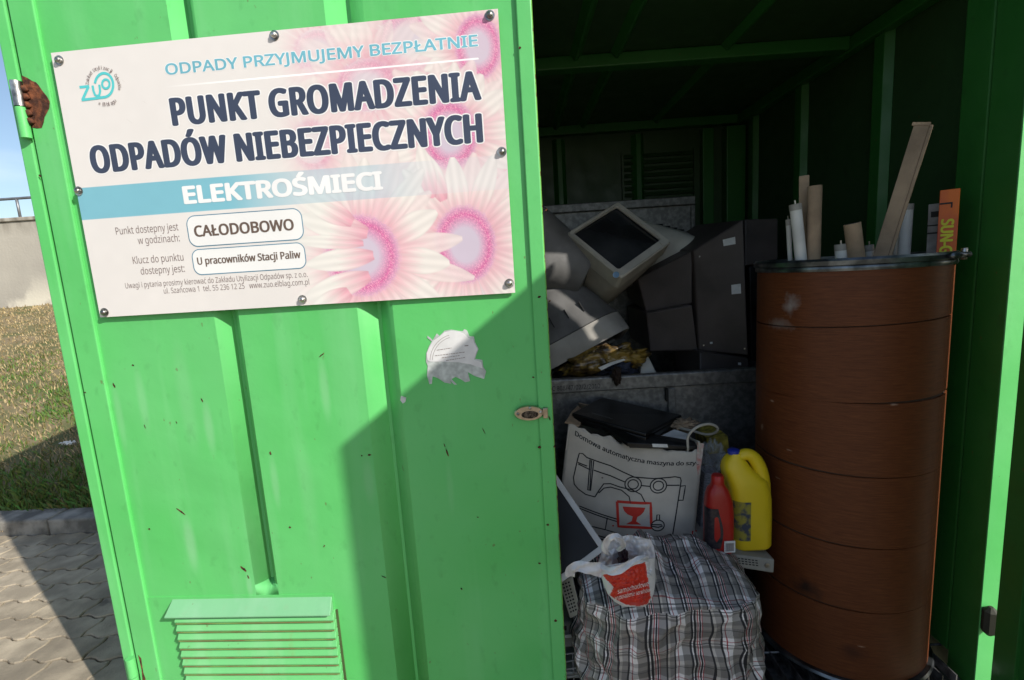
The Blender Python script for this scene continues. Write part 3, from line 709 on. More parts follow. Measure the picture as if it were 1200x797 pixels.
def stext(s, bl, br, tl, m, bold, w_=.0002, outline=None, h=None, space=1.0, by=None):
    a = spx(*bl); b = spx(*br); c = spx(*tl)
    hh = h if h else abs(a[1] - c[1]); y = (a[1] + b[1]) / 2; bx = bold * hh; by = bx * .6 if by is None else by * hh
    if outline:
        e = outline
        text('lettering_outline', s, None, b[0] - a[0] + 2 * e, hh + 2 * e, WHT, sign, space=space, bx=bx + e, by=by + e,
             T3=lambda X, Y, d: S(a[0] - e + X, y + e - Y, .00012 + d * .7))
    return text('lettering', s, None, b[0] - a[0], hh, m, sign, space=space, bx=bx, by=by, T3=lambda X, Y, d: S(a[0] + X, y - Y, w_ + .00015 + d * .7))
NAVY = mat('navy_ink', (.042, .056, .098), .5, var=.05); TEAL = mat('teal_ink', (.15, .42, .52), .5, var=.05); WHT = mat('white_ink', (.76, .76, .76), .5, var=.02)
BRN = mat('brown_ink', (.13, .09, .07), .5, var=.05); GRI = mat('grey_ink', (.20, .15, .14), .5, var=.05)
stext('ODPADY PRZYJMUJEMY BEZPŁATNIE', (195.2, 87.3), (560.2, 55), (196, 74), TEAL, .045, outline=.0016)
stext('PUNKT GROMADZENIA', (203, 148), (564.6, 117), (200, 115), NAVY, .078, by=.038, outline=.0028, space=1.07)
stext('ODPADÓW NIEBEZPIECZNYCH', (109, 205.5), (566.5, 165), (118, 172), NAVY, .078, by=.038, outline=.0028, space=1.07)
stext('ELEKTROŚMIECI', (216.8, 240.7), (449, 221), (214.3, 219.6), WHT, .085)
hs = spx(136.7, 275.3)[1] - spx(137, 266.8)[1]
stext('Punkt dostępny jest', (136.7, 275.3), (210, 269.8), (0, 0), GRI, .0, h=hs)
stext('w godzinach:', (162.8, 286.8), (211.5, 282.2), (0, 0), GRI, .0, h=hs)
stext('Klucz do punktu', (156.6, 309.2), (216, 305.4), (0, 0), GRI, .0, h=hs)
stext('dostępny jest:', (166, 321.9), (217.5, 318.5), (0, 0), GRI, .0, h=hs)
hs2 = hs * .78
stext('Uwagi i pytania prosimy kierować do Zakładu Utylizacji Odpadów sp. z o.o.', (147.8, 338.8), (360.8, 323.8), (0, 0), GRI, .0, h=hs2)
stext('ul. Szańcowa 1  tel. 55 236 12 25   www.zuo.elblag.com.pl', (193, 344.8), (362.8, 332.8), (0, 0), GRI, .0, h=hs2)
def rbox(pxs, r):
    a = [spx(*p) for p in pxs]; u0 = (a[0][0] + a[3][0]) / 2; u1 = (a[1][0] + a[2][0]) / 2; v0 = (a[0][1] + a[1][1]) / 2; v1 = (a[2][1] + a[3][1]) / 2
    for nm, e, m, w_ in (('text_box_border', 0, TEALD, .0006), ('text_box', .0022, WHT2, .0008)):
        o_ = [S((u0 + u1) / 2 + x, (v0 + v1) / 2 - y, w_) for x, y in rrect(u1 - u0 - 2 * e, v1 - v0 - 2 * e, r - e, 8)]
        mk(nm, o_, [list(range(len(o_)))], m, sign)
TEALD = mat('border_ink', (.10, .24, .34), .5); WHT2 = mat('box_white', (.74, .74, .73), .5, var=.02)
rbox(((218.2, 254), (355, 242.5), (355.5, 280.5), (223, 290.5)), .022); rbox(((224, 292.5), (358, 283.5), (359, 314), (229, 323.5)), .020)
stext('CAŁODOBOWO', (229.3, 278), (345.4, 269.5), (229.3, 264.8), BRN, .05, w_=.0009)
stext('U pracowników Stacji Paliw', (232.6, 310.6), (353, 302.3), (232.6, 302.0), BRN, .04, w_=.0009)
# emblem: letters Z U and an O whose stroke swings round into the underline
def sstroke(name, pxs, rpx, m, w_=.001, close=False):
    w_ = w_ * .4
    pts = [spx(*p) for p in pxs]; r = rpx * mpp; V, F = [], []; n = len(pts)
    for i in range(n):
        a = pts[(i - 1) % n if close else max(i - 1, 0)]; b = pts[(i + 1) % n if close else min(i + 1, n - 1)]
        d = Vector((b[0] - a[0], b[1] - a[1])).normalized(); nx, ny = -d.y * r, d.x * r
        V += [S(pts[i][0] + nx, pts[i][1] + ny, w_), S(pts[i][0] - nx, pts[i][1] - ny, w_)]
    for i in range(n if close else n - 1):
        k = 2 * i; j = 2 * ((i + 1) % n); F.append([k, k + 1, j + 1, j])
    return mk(name, V, F, m, sign)
TQ = mat('turquoise_ink', (.09, .52, .54), .5, var=.03)
sstroke('emblem', [(93.5, 102.5), (105, 101.3)], 1.5, TQ); sstroke('emblem', [(104.2, 101.6), (97.3, 116.5)], 1.6, TQ, .0012)
sstroke('emblem', [(96, 117.4), (110, 115.8), (124, 113.9)] + [(122.5 + 10.8 * math.cos(t), 100 + 14 * math.sin(t)) for t in [rad(75 - k * 13) for k in range(20)]], 1.5, TQ, .0014)
sstroke('emblem', [(109, 100.5), (110.2, 107), (112, 111.5), (114.5, 112.8), (117, 111.5), (118, 107), (117, 99.5)], 1.4, TQ, .0016)
sstroke('emblem', [(124.7 + 4.4 * math.cos(t), 98.7 + 5.3 * math.sin(t)) for t in [2 * math.pi * k / 20 for k in range(20)]], 1.3, TQ, .0018, close=True)
def arc_text(s, cx, cy, r, a0, a1, h, inside=False):
    for i, ch in enumerate(s):
        if ch == ' ': continue
        a = rad(a0 + (a1 - a0) * i / (len(s) - 1)); c = spx(cx, cy)
        ex = (math.sin(a), -math.cos(a)); rr = r * mpp
        ox, oy = c[0] + ex[0] * rr, c[1] + ex[1] * rr
        tx, ty = (-ex[1], ex[0]) if not inside else (ex[1], -ex[0]); ux_, uy_ = (ex[0], ex[1]) if not inside else (-ex[0], -ex[1])
        text('lettering', ch, lambda X, Y: S(ox + tx * (X - h * .3) + ux_ * Y, oy + ty * (X - h * .3) + uy_ * Y, .001), h * (.62 if ch not in 'il' else .2), h, GRI, sign)
arc_text('Zakład Utylizacji Odpadów', 122, 101, 18.2, -78, 105, .0075)
arc_text('w Elblągu', 122, 101, 22.5, 205, 148, .0078, True)
for px, py in ((70, 71), (322, 42), (574, 18), (92.5, 224), (588, 178), (123, 366), (355, 351), (597, 332)):
    u, v = spx(px, py); c = S(u, v)
    b = mk('bolt', *tubeg([c + DN * .0006, c + DN * .0018], .0108, 20), STEEL, sign, smooth=True, limit=40)
    mk('bolt_head', *tubeg([c + DN * .0018, c + DN * .007, c + DN * .0095], [.0070, .0068, .0035], 10), STEEL, b, smooth=True, limit=50)

# ------------------------------------------------------------------ torn sticker on the door
so_ = [(128,145),(150,160),(165,178),(195,128),(215,145),(240,120),(250,108),(300,100),(345,108),(380,112),(392,97),(412,105),(430,148),(462,150),(470,190),(495,240),(478,285),(470,310),(522,318),(530,370),(550,400),(535,455),(505,445),(470,435),(418,405),(435,470),(400,478),(365,455),(330,440),(300,455),(340,495),(320,495),(290,465),(300,490),(250,480),(205,450),(165,435),(160,490),(142,492),(125,430),(130,360),(118,330),(120,270),(140,220),(160,185),(128,160)]
stk = thing('torn_sticker', 'torn round white sticker on the green door left of the lock', 'sticker', PD(530, 410, SW + .001))
pts = [PD(480 + x / 6.13, 370 + y / 6.13, SW + .0012) for x, y in so_]
STK = mat('sticker_paper', (.66, .66, .66), .75, var=.05, vscale=25); STK2 = mat('sticker_backing', (.48, .52, .50), .85, var=.12, vscale=60)
mk('sticker_backing', *prismg(pts, DN * -.0007), STK2, stk)
up_ = [(150,330),(128,320),(122,270),(142,225),(170,180),(215,150),(250,118),(300,108),(345,115),(385,125),(420,160),(455,165),(465,200),(488,240),(470,290),(462,315),(515,335),(525,380),(440,350),(350,335),(250,330)]
mk('sticker_face', *prismg([PD(480 + x / 6.13, 370 + y / 6.13, SW + .0019) for x, y in up_], DN * -.0006), STK, stk)
def sline(pp, r):
    V, F = [], []
    for i, (x, y) in enumerate(pp):
        a = pp[max(i - 1, 0)]; b = pp[min(i + 1, len(pp) - 1)]; d = Vector((b[0] - a[0], b[1] - a[1])).normalized()
        for s in (1, -1): V.append(PD(480 + (x - d.y * r * s) / 6.13, 370 + (y + d.x * r * s) / 6.13, SW + .0023))
    for i in range(len(pp) - 1): F.append([2 * i, 2 * i + 1, 2 * i + 3, 2 * i + 2])
    return V, F
ln = []
for rr_ in (175, 192): ln.append(sline([(335 - rr_ * math.cos(t) * (.98), 325 - rr_ * math.sin(t) * 1.0) for t in [rad(a) for a in range(2, 78, 6)]], 1.2))
rr0 = random.Random(2)
for (x0, y0, x1, y1) in ((195, 248, 300, 232), (182, 288, 395, 262), (232, 303, 362, 286), (262, 322, 398, 300)):
    x = x0
    while x < x1:
        l = rr0.uniform(8, 22); t0 = (x - x0) / (x1 - x0); t1 = min(1, (x + l - x0) / (x1 - x0))
        ln.append(sline([(x0 + (x1 - x0) * t0, y0 + (y1 - y0) * t0), (x0 + (x1 - x0) * t1, y0 + (y1 - y0) * t1)], 2.0)); x += l + 4
ln.append(sline([(395, 217), (422, 214)], 3)); 
mk('faded_print', *merge(ln), GRI, stk)
mk('sticker_scrap', *prismg([PD(x, y, SW + .0012) for x, y in ((470, 464), (476, 466), (475, 471), (472, 473), (469, 469))], DN * -.0006), STK2, stk)

# ------------------------------------------------------------------ round laminate drum for fluorescent tubes
BX, BY, BR = .947, 1.42, .231
drum = thing('tube_drum', 'tall round brown wood-look drum standing by the right container wall', 'drum', (BX, BY, FL))
WOOD = bpy.data.materials.new('brown_laminate'); WOOD.use_nodes = True
t = WOOD.node_tree; N = t.nodes; L = t.links; b = N['Principled BSDF']; b.inputs['Roughness'].default_value = .48; b.inputs['Specular IOR Level'].default_value = .25
tcn = N.new('ShaderNodeTexCoord'); mpn = N.new('ShaderNodeMapping'); mpn.inputs['Scale'].default_value = (6, 6, 90); L.new(tcn.outputs['Object'], mpn.inputs[0])
nn = N.new('ShaderNodeTexNoise'); nn.inputs['Scale'].default_value = 3.6; nn.inputs['Detail'].default_value = 9; nn.inputs['Roughness'].default_value = .7; nn.inputs['Distortion'].default_value = .4; L.new(mpn.outputs[0], nn.inputs['Vector'])
r = N.new('ShaderNodeValToRGB'); r.color_ramp.elements[0].position = .35; r.color_ramp.elements[1].position = .68
r.color_ramp.elements[0].color = (.090, .026, .009, 1); r.color_ramp.elements[1].color = (.160, .049, .016, 1); L.new(nn.outputs['Fac'], r.inputs[0])
# scuffs: a dusty pale smear high on the left, a black smudge low down
def spot(src, c, rxyz, col, k, seedsc):
    mp_ = N.new('ShaderNodeMapping'); mp_.vector_type = 'POINT'
    mp_.inputs['Location'].default_value = (-c[0] / rxyz[0], -c[1] / rxyz[1], -c[2] / rxyz[2]); mp_.inputs['Scale'].default_value = (1 / rxyz[0], 1 / rxyz[1], 1 / rxyz[2])
    nz = N.new('ShaderNodeTexNoise'); nz.inputs['Scale'].default_value = seedsc; nz.inputs['Detail'].default_value = 6; L.new(tcn.outputs['Object'], nz.inputs['Vector'])
    L.new(tcn.outputs['Object'], mp_.inputs[0]); ln_ = N.new('ShaderNodeVectorMath'); ln_.operation = 'LENGTH'; L.new(mp_.outputs[0], ln_.inputs[0])
    ad = N.new('ShaderNodeMath'); ad.operation = 'MULTIPLY_ADD'; ad.inputs[1].default_value = 1.6; L.new(nz.outputs['Fac'], ad.inputs[0]); L.new(ln_.outputs['Value'], ad.inputs[2])
    mr = N.new('ShaderNodeMapRange'); mr.inputs['From Min'].default_value = 1.75; mr.inputs['From Max'].default_value = .9; mr.inputs['To Max'].default_value = k; L.new(ad.outputs[0], mr.inputs['Value'])
    x = N.new('ShaderNodeMix'); x.data_type = 'RGBA'; L.new(mr.outputs[0], x.inputs['Factor']); L.new(src, x.inputs['A']); x.inputs['B'].default_value = (*col, 1); return x.outputs['Result']
def drum_hit(px, py):
    r_ = Vector(ray(px, py)); a = r_.x ** 2 + r_.y ** 2; b_ = -2 * (r_.x * BX + r_.y * BY); c_ = BX * BX + BY * BY - BR * BR
    t_ = (-b_ - math.sqrt(max(0, b_ * b_ - 4 * a * c_))) / (2 * a); return Vector((0, 0, EYE)) + r_ * t_
d0 = Vector((BX, BY, FL))
src = spot(r.outputs[0], drum_hit(926, 357) - d0, (.03, .03, .035), (.30, .27, .25), .8, 45)
src = spot(src, drum_hit(912, 380) - d0, (.06, .06, .02), (.26, .22, .20), .55, 60)
src = spot(src, drum_hit(945, 690) - d0, (.05, .05, .035), (.02, .012, .01), .9, 30)
for px_, py_, rz_ in ((905, 470, .004), (893, 500, .012), (926, 528, .003), (911, 560, .003), (1048, 474, .004), (1010, 758, .003)): src = spot(src, drum_hit(px_, py_) - d0, (.012, .012, rz_), (.38, .24, .17), .8, 80)
src = spot(src, drum_hit(1000, 765) - d0, (.04, .04, .03), (.04, .015, .01), .6, 30)
L.new(src, b.inputs['Base Color'])
seams = [drum_hit(1005, y).z for y in (382, 472.5, 559, 642, 717)]
zt = drum_hit(1005, 316).z; levels = [zt] + seams + [FL + .012]
print('drum levels', [round(z - EYE, 3) for z in levels])
for i in range(len(levels) - 1):
    za, zb = levels[i + 1] + .0008, levels[i] - .0008; rings = []
    tl = .012 if i in (0, 1) else .004
    for (rr_, z) in ((BR - .0035, za), (BR, za + .0012), (BR, zb - .0012), (BR - .0035, zb)):
        rings.append([(BX + rr_ * math.cos(a), BY + rr_ * math.sin(a), z + (tl if (i > 0 and z > (za + zb) / 2) else (tl if z < (za + zb) / 2 and i < 2 else 0)) * math.cos(a + .3)) for a in [2 * math.pi * k / 96 for k in range(96)]])
    V, F = loftg(rings, cap=False); mk('laminate_band', V, F, WOOD, drum, smooth=True, limit=25)
core = [[(BX + rr_ * math.cos(a), BY + rr_ * math.sin(a), z) for a in [2 * math.pi * k / 96 for k in range(96)]] for rr_, z in ((BR - .0045, FL + .01), (BR - .0045, zt), (BR - .012, zt), (BR - .012, FL + .03))]
V, F = loftg(core, cap=False); F.append([3 * 96 + k for k in range(96)]); mk('drum_core', V, F, mat('drum_inner', (.05, .03, .02), .8), drum, smooth=True, limit=40)
def ringg(prof): return loftg([[(BX + rr_ * math.cos(a), BY + rr_ * math.sin(a), z) for a in [2 * math.pi * k / 96 for k in range(96)]] for rr_, z in prof + [prof[0]]], cap=False)
mk('rim', *ringg([(BR + .004, zt - .002), (BR + .006, zt + .004), (BR + .004, zt + .010), (BR + .009, zt + .013), (BR + .010, zt + .024), (BR + .004, zt + .030), (BR - .012, zt + .030), (BR - .014, zt - .002)]), RIMM, drum, smooth=True, limit=40)
mk('base_rim', *ringg([(BR - .004, FL + .0125), (BR + .010, FL + .012), (BR + .014, FL + .005), (BR + .010, FL), (BR - .004, FL)]), RIMM, drum, smooth=True, limit=40)
RT = zt + .030
a_c = math.atan2(drum_hit(1118, 300).y - BY, drum_hit(1118, 300).x - BX)
cp = Vector((BX + (BR + .012) * math.cos(a_c - .1), BY + (BR + .012) * math.sin(a_c - .1), zt + .02))
dr_ = Vector((math.cos(a_c), math.sin(a_c), 0)); tg = Vector((-dr_.y, dr_.x, 0))
if tg.x < 0: tg = -tg
mk('clamp', *tubeg([cp - tg * .05, cp + tg * .035 + dr_ * .004, cp + tg * .05 + dr_ * .012], .008, 10), RIMM, drum, smooth=True)
mk('clamp_bolt', *tubeg([cp + tg * .045 + dr_ * .004 + Vector((0, 0, -.012)), cp + tg * .045 + dr_ * .004 + Vector((0, 0, .016))], .007, 8), STEEL, drum, smooth=True)

# tubes standing in the drum
def standing(name, label, cat, top, bot, wpx, Y, m, kind='round', Yt=None, deep=.35, grp='tubes standing in the drum', cap=None, thick=None):
    pt, pb = P(*top, Y=Yt or Y), P(*bot, Y=Y); ax = (pt - pb).normalized(); wd = wpx / FPX * Y
    pb2 = pb - ax * deep; o = thing(name, label, cat, pb2, grp)
    if kind == 'round':
        n = 20; r_ = wd / 2
        mk('tube_wall', *tubeg([pb2, pt], r_, n), m, o, smooth=True, limit=45)
        mk('tube_mouth', *tubeg([pt, pt + ax * .0006], r_ * .82, n), INK if cap is None else cap, o)
        if cap is not None: mk('end_cap', *tubeg([pt - ax * .012, pt + ax * .004], r_ * 1.05, n), cap, o, smooth=True, limit=40); mk('pin', *tubeg([pt + ax * .004, pt + ax * .014], r_ * .18, 8), STEEL, o)
    else:
        s = Vector((pb.y, -pb.x, 0)).normalized(); s = (s - ax * s.dot(ax)).normalized(); f = ax.cross(s)
        hd = (thick or wd) / 2
        T = Matrix(((s.x, f.x, ax.x, pb2.x), (s.y, f.y, ax.y, pb2.y), (s.z, f.z, ax.z, pb2.z), (0, 0, 0, 1)))
        ln_ = (pt - pb2).length
        mk('carton', *boxg(-wd / 2, wd / 2, -hd, hd, 0, ln_, T), m, o, bevel=.0015)
        return o, T, wd, hd, ln_
    return o
standing('glass_tube', 'thick white tube at the left of the drum beside a cardboard slat', 'tube', (932, 241), (938.7, 304), 12.3, 1.33, WHITEP, cap=GREYP)
standing('glass_tube', 'thin pale tube leaning behind the thick white tube at the drum edge', 'tube', (923.5, 259), (926, 304), 5, 1.38, WHITEP, cap=GREYP)
standing('cardboard_sleeve', 'narrow flat cardboard sleeve upright between white tube and round cardboard tube', 'cardboard', (942.3, 206), (942, 304), 10, 1.37, CARD, 'sq', thick=.012, grp='cardboard sleeves in the drum')
standing('cardboard_tube', 'tall round cardboard tube standing upright at the left of the drum', 'tube', (955, 218), (953, 304), 14.5, 1.33, CARD)
standing('glass_tube', 'short white tube end with grey cap beside short cardboard tube', 'tube', (985.6, 288), (986.4, 304), 13, 1.30, WHITEP, cap=GREYP)
standing('cardboard_tube', 'short cardboard tube leaning left in the middle of the drum', 'tube', (998.6, 262), (1004, 304), 17, 1.28, CARD)
standing('glass_tube', 'barely showing white tube end just left of the long leaning carton', 'tube', (1018.7, 289), (1020, 304), 9, 1.34, WHITEP, cap=GREYP)
o, T, wd, hd, ln_ = standing('long_carton', 'long square cardboard carton leaning right high above the drum', 'carton', (1082, 148), (1034, 300), 17, 1.30, CARD, 'sq', deep=.25, grp='cardboard sleeves in the drum', Yt=1.30, thick=.022)
mk('torn_flap', *boxg(-wd / 2 - .004, wd / 2 - .006, -hd - .001, -hd + .002, ln_ - .002, ln_ + .006, T), CARD, o)
mk('seam_line', *boxg(wd * .30, wd * .30 + .0012, -hd - .0012, -hd - .0002, .1, ln_, T), mat('carton_seam', (.16, .11, .07), .9), o)
standing('glass_tube', 'grey white tube half hidden behind the long leaning carton', 'tube', (1063, 241), (1059, 302), 12, 1.40, WHITEP, cap=GREYP)
standing('glass_tube', 'thin short grey tube close to the right edge of the long carton', 'tube', (1049.5, 276), (1048, 302), 6, 1.36, GREYP, cap=GREYP)
ob, T, wd, hd, ln_ = standing('tube_carton', 'grey printed carton standing behind the orange carton in the drum', 'carton', (1097, 239), (1094, 300), 13, 1.36, mat('grey_carton', (.36, .34, .34), .7, var=.15, vscale=30), 'sq', thick=.03, grp='cardboard sleeves in the drum')
for k, (a, b_) in enumerate(((.02, .035), (.055, .058), (.075, .079))):
    mk('printed_mark', *boxg(-wd / 2 + (.006 if k == 0 else 0), wd / 2 - (.008 if k == 0 else 0), -hd - .0012, -hd - .0002, ln_ - b_, ln_ - a, T), INK, ob)
ORG = mat('orange_print', (.62, .14, .015), .45, var=.15, vscale=14, col2=(.42, .055, .03), c2pos=(.35, .6), stretch=(1, 1, .5))
oo, T, wd, hd, ln_ = standing('tube_carton', 'orange tube carton with yellow lettering at the right of the drum', 'carton', (1113.5, 222.5), (1108.5, 298), 17, 1.30, ORG, 'sq', thick=.036, grp='cardboard sleeves in the drum')
zz = [ln_ - (P(0, 0, Y=1.3) - P(0, 0, Y=1.3)).length]
YI = mat('yellow_ink', (.62, .60, .03), .5)
c0 = ln_ - .073
text('lettering', 'SUN-G', None, .088, .025, YI, oo, .07, T3=lambda X, Y, d: T @ Vector((-wd / 2 + .006 + Y, -hd - .0012 - d, c0 - X)))
mk('printed_mark', *boxg(-wd / 2 + .001, wd / 2 - .013, -hd - .0012, -hd - .0002, ln_ - .036, ln_ - .032, T), INK, oo)
mk('printed_mark', *boxg(wd / 2 - .016, wd / 2 - .013, -hd - .0014, -hd - .0002, ln_ - .046, ln_ - .032, T), INK, oo)

# ------------------------------------------------------------------ galvanised bin
bz = P(760, 448, Y=1.75).z; bt_ = P(760, 236, Y=2.55).z
binx1 = P(812, 232, Y=2.55).x + .01
bn = thing('steel_bin', 'galvanised steel bin full of old monitors inside the container', 'bin', (.2, 1.75, FL))
BL_ = -.75
def pr_y(px, py, Y): return P(px, py, Y=Y).z
mk('front_rail', *prismg([(BL_, 1.745, bz + .026), (BL_, 1.745, bz - .020), (BL_, 1.755, bz - .024), (BL_, 1.775, bz + .026), (BL_, 1.77, bz + .031), (BL_, 1.75, bz + .031)], (binx1 - BL_, 0, 0)), GALV, bn, bevel=.002)
mk('front_panel', *boxg(BL_, binx1 - .005, 1.762, 1.768, FL + .1, bz - .025), GALV, bn)
for x_ in (P(787, 470, Y=1.75).x, P(650, 470, Y=1.75).x - .3):
    mk('bracket', *boxg(x_ - .012, x_ + .014, 1.748, 1.7615, FL + .1, bz - .028), GALV, bn, bevel=.002)
    mk('bracket_pin', *boxg(x_ - .022, x_ - .0125, 1.742, 1.7615, bz - .075, bz - .027), DARKM, bn, bevel=.002)
mk('back_rail', *boxg(BL_, binx1, 2.54, 2.57, bt_ - .03, bt_ + .012), GALV, bn, bevel=.004)
mk('back_panel', *boxg(BL_, binx1 - .02, 2.56, 2.566, FL + .1, bt_ - .031), GALV, bn)
mk('back_post', *boxg(binx1 - .0195, binx1, 2.545, 2.575, FL, bt_ - .031), GALV, bn, bevel=.003)
mk('side_panel', *boxg(binx1 - .004, binx1, 1.776, 2.54, FL + .1, bz + .02), GALV, bn)
mk('side_panel', *boxg(BL_, BL_ + .004, 1.776, 2.54, FL + .1, bz + .02), GALV, bn)
mk('bin_floor', *boxg(BL_ + .005, binx1 - .005, 1.769, 2.559, FL + .28, FL + .29), GALV, bn)
tr0 = P(647, 453, Y=1.744); tr1 = P(700, 452, Y=1.744)
text('handwriting', 'C 808/47/02/2/2010', lambda X, Y: Vector((tr0.x + X, 1.7438, bz - .010 + Y)), tr1.x - tr0.x + .01, .017, INK, bn, .0)

# ------------------------------------------------------------------ monitors in the bin
def crt(label, loc, right, up, W, H, Dp, bez, shell, screen, group='old cathode ray monitors heaped in the bin', bd=.07, dome=1.0, slots=True):
    """front face centre at loc; local x right, y up, z out of the screen"""
    T = frame(loc, right, up); o = thing('crt_monitor', label, 'monitor', loc, group)
    def ring(w_, h_, r, z, dy=0): return [T @ Vector((x, y + dy, z)) for x, y in rrect(w_, h_, r, 8)]
    sw, sh = W * .85, H * .81; sy = H * .035
    mk('bezel', *loftg([ring(sw, sh, .010, -.012, sy), ring(sw * 1.02, sh * 1.025, .012, -.002, sy), ring(W - .010, H - .010, .010 * dome, .0), ring(W, H, .014 * dome, -.007), ring(W * .995, H * .99, .018 * dome, -bd)], cap=False), bez, o, smooth=True, limit=35)
    V, F = [], []; nx, ny = 16, 12
    for j in range(ny + 1):
        for i in range(nx + 1):
            x, y = (i / nx - .5), (j / ny - .5); V.append(T @ Vector((x * sw * 1.01, y * sh * 1.01 + sy, -.014 + .010 * (1 - 4 * x * x) * (1 - 3 * y * y) - .004)))
    for j in range(ny):
        for i in range(nx): k = j * (nx + 1) + i; F.append([k, k + 1, k + nx + 2, k + nx + 1])
    mk('screen', V, F, screen, o, smooth=True)
    sec = [(.985, .975, .03, -bd - .003, 0), (.97, .95, .04, -bd - .03, 0), (.86, .84, .06, -bd - (Dp - bd) * .40, .0), (.66, .66, .07, -bd - (Dp - bd) * .75, .0), (.58, .56, .06, -Dp + .015, -.0), (.52, .5, .05, -Dp, 0)]
    V, F = loftg([ring(W * a, H * b_, r * (1 + (dome - 1) * .5), z, dy) for a, b_, r, z, dy in sec], cap=False); F.append([len(V) - 1 - k for k in range(36)])
    mk('shell', V, F, shell, o, smooth=True, limit=50)
    if slots:
        bt0 = T @ Vector((W * .36, -H * .44, .0005)); b1 = T @ Vector((W * .36, -H * .44, .004))
        mk('power_button', *tubeg([bt0, b1], .009, 14), shell, o, smooth=True, limit=40)
        vs_ = []
        for k in range(4):
            x0_ = -W * .30 + k * W * .16; vs_.append(boxg(x0_, x0_ + .004, H * .43, H * .455, -bd - .10, -bd - .055, T))
        mk('vent_slots', *merge(vs_), INK, o)
    return o
def corners(TLc, TRc, BRc, BLc): return [P(c[0], c[1], Y=c[2]) for c in (TLc, TRc, BRc, BLc)]
# white monitor facing the opening, turned on its corner
q = corners((671, 266, 2.00), (727.5, 237, 2.18), (784, 282, 2.02), (722, 332, 1.86))
cen = sum(q, Vector()) / 4; rt = ((q[1] - q[0]) + (q[2] - q[3])).normalized(); upv = ((q[0] - q[3]) + (q[1] - q[2])).normalized()
# screen "top" is the upper left edge: right = from upper-left to lower-right?
W_ = ((q[1] - q[0]).length + (q[2] - q[3]).length) / 2; H_ = ((q[0] - q[3]).length + (q[1] - q[2]).length) / 2
print('crt face', W_, H_)
crt('beige monitor with dark screen facing out, tipped on one corner atop the heap', cen, rt, upv, W_, H_, .36, BEIGE, BEIGE, GLASS)
nrm = rt.cross(upv)
mk('badge', *tubeg([P(722, 322, Y=1.84), P(722, 322, Y=1.838)], .012, 14), mat('blue_badge', (.15, .3, .5), .4), bpy.data.objects['crt_monitor'])
# beige monitor back, right behind it
crt('beige monitor showing its rounded back behind the tipped monitor', P(748, 300, Y=2.44), (-.80, -.58, .16), (.2, .05, .97), .33, .31, .34, BEIGE, BEIGE, GLASS)
crt('large dark grey monitor lying on its side at the top left of the heap', P(584, 275, Y=2.13), (-.12, -.97, .2), (.50, .1, .86), .34, .38, .42, SHELL, SHELL, GLASS, dome=3.0, slots=False)
pb_ = P(695, 408, Y=1.86)
crt('grey monitor lying face down with its pale bezel over the bin rail', Vector((pb_.x - .02, 2.02, pb_.z - .06)), (.90, .06, .42), (-.02, -.93, .31), .42, .36, .36, GREYP, SHELL, GLASS, bd=.085, dome=7.0)

# dark brown television cabinets to the right
def cab(label, pxs, vec, m=TVBR, name='television_cabinet', bevel=.006, grp='dark brown cabinets in the bin'):
    pts = [P(a, b_, Y=c) for a, b_, c in pxs]; o = thing(name, label, 'cabinet', sum(pts, Vector()) / len(pts), grp)
    mk('casing', *prismg(pts, vec), m, o, bevel=bevel); return o, pts
cA, pA = cab('tall dark brown cabinet side with two small white labels', ((812, 293.6, 1.98), (871, 257, 1.88), (877, 417, 1.88), (819, 411, 1.98)), (-.01, .45, .02))
def decal(name, pxs, Y, m, parent, vec=(0, .0008, 0)): return mk(name, *prismg([P(a, b_, Y=Y(a) if callable(Y) else Y) for a, b_ in pxs], vec), m, parent)
YA = lambda x: 1.98 - (x - 812) / 62 * .10 - .004
decal('label', ((847, 281), (861.5, 277.5), (862, 286), (848, 288.5)), YA, PAPER, cA); decal('label', ((857, 334), (868, 332.5), (868.5, 344), (857.5, 345)), YA, PAPER, cA)
decal('scuff', ((832, 401), (835, 400.5), (835, 403), (832, 403)), YA, PAPER, cA)
for fx, fy in ((819, 300), (866, 268), (824, 404), (872, 408)): decal('screw', ((fx, fy), (fx + 1.6, fy - .3), (fx + 1.6, fy + 1.4), (fx, fy + 1.7)), YA, STEEL, cA)
cB, _ = cab('dark brown cabinet with a sloping top left of the tall cabinet', ((747, 327, 2.12), (811, 294, 2.0), (811, 356, 2.0), (757, 366, 2.10)), (.02, .4, .03))
cC, _ = cab('low brown cabinet block under the sloping cabinet', ((757, 366.8, 2.05), (811, 357, 1.97), (818, 411, 1.97), (762, 412, 2.05)), (.01, .4, 0))
cD, _ = cab('dark cabinet standing behind the tall cabinet next to the drum', ((873, 257, 2.1), (912, 256, 2.1), (912, 304, 2.1), (873, 312, 2.1)), (.0, .3, 0), m=TVBR)
cD2, _ = cab('black box below the dark cabinet next to the drum', ((878, 312, 2.12), (912, 306, 2.12), (912, 430, 2.12), (880, 430, 2.12)), (0, .28, 0), m=BLACKP)
cE, _ = cab('small brown box with a tiny white label behind the bin rail', ((820, 412.5, 1.90), (877, 419, 1.90), (880, 452, 1.86), (820, 452, 1.86)), (0, .3, 0))
decal('label', ((865, 425), (868.5, 425), (868.5, 430), (865, 430)), 1.888, PAPER, cE)
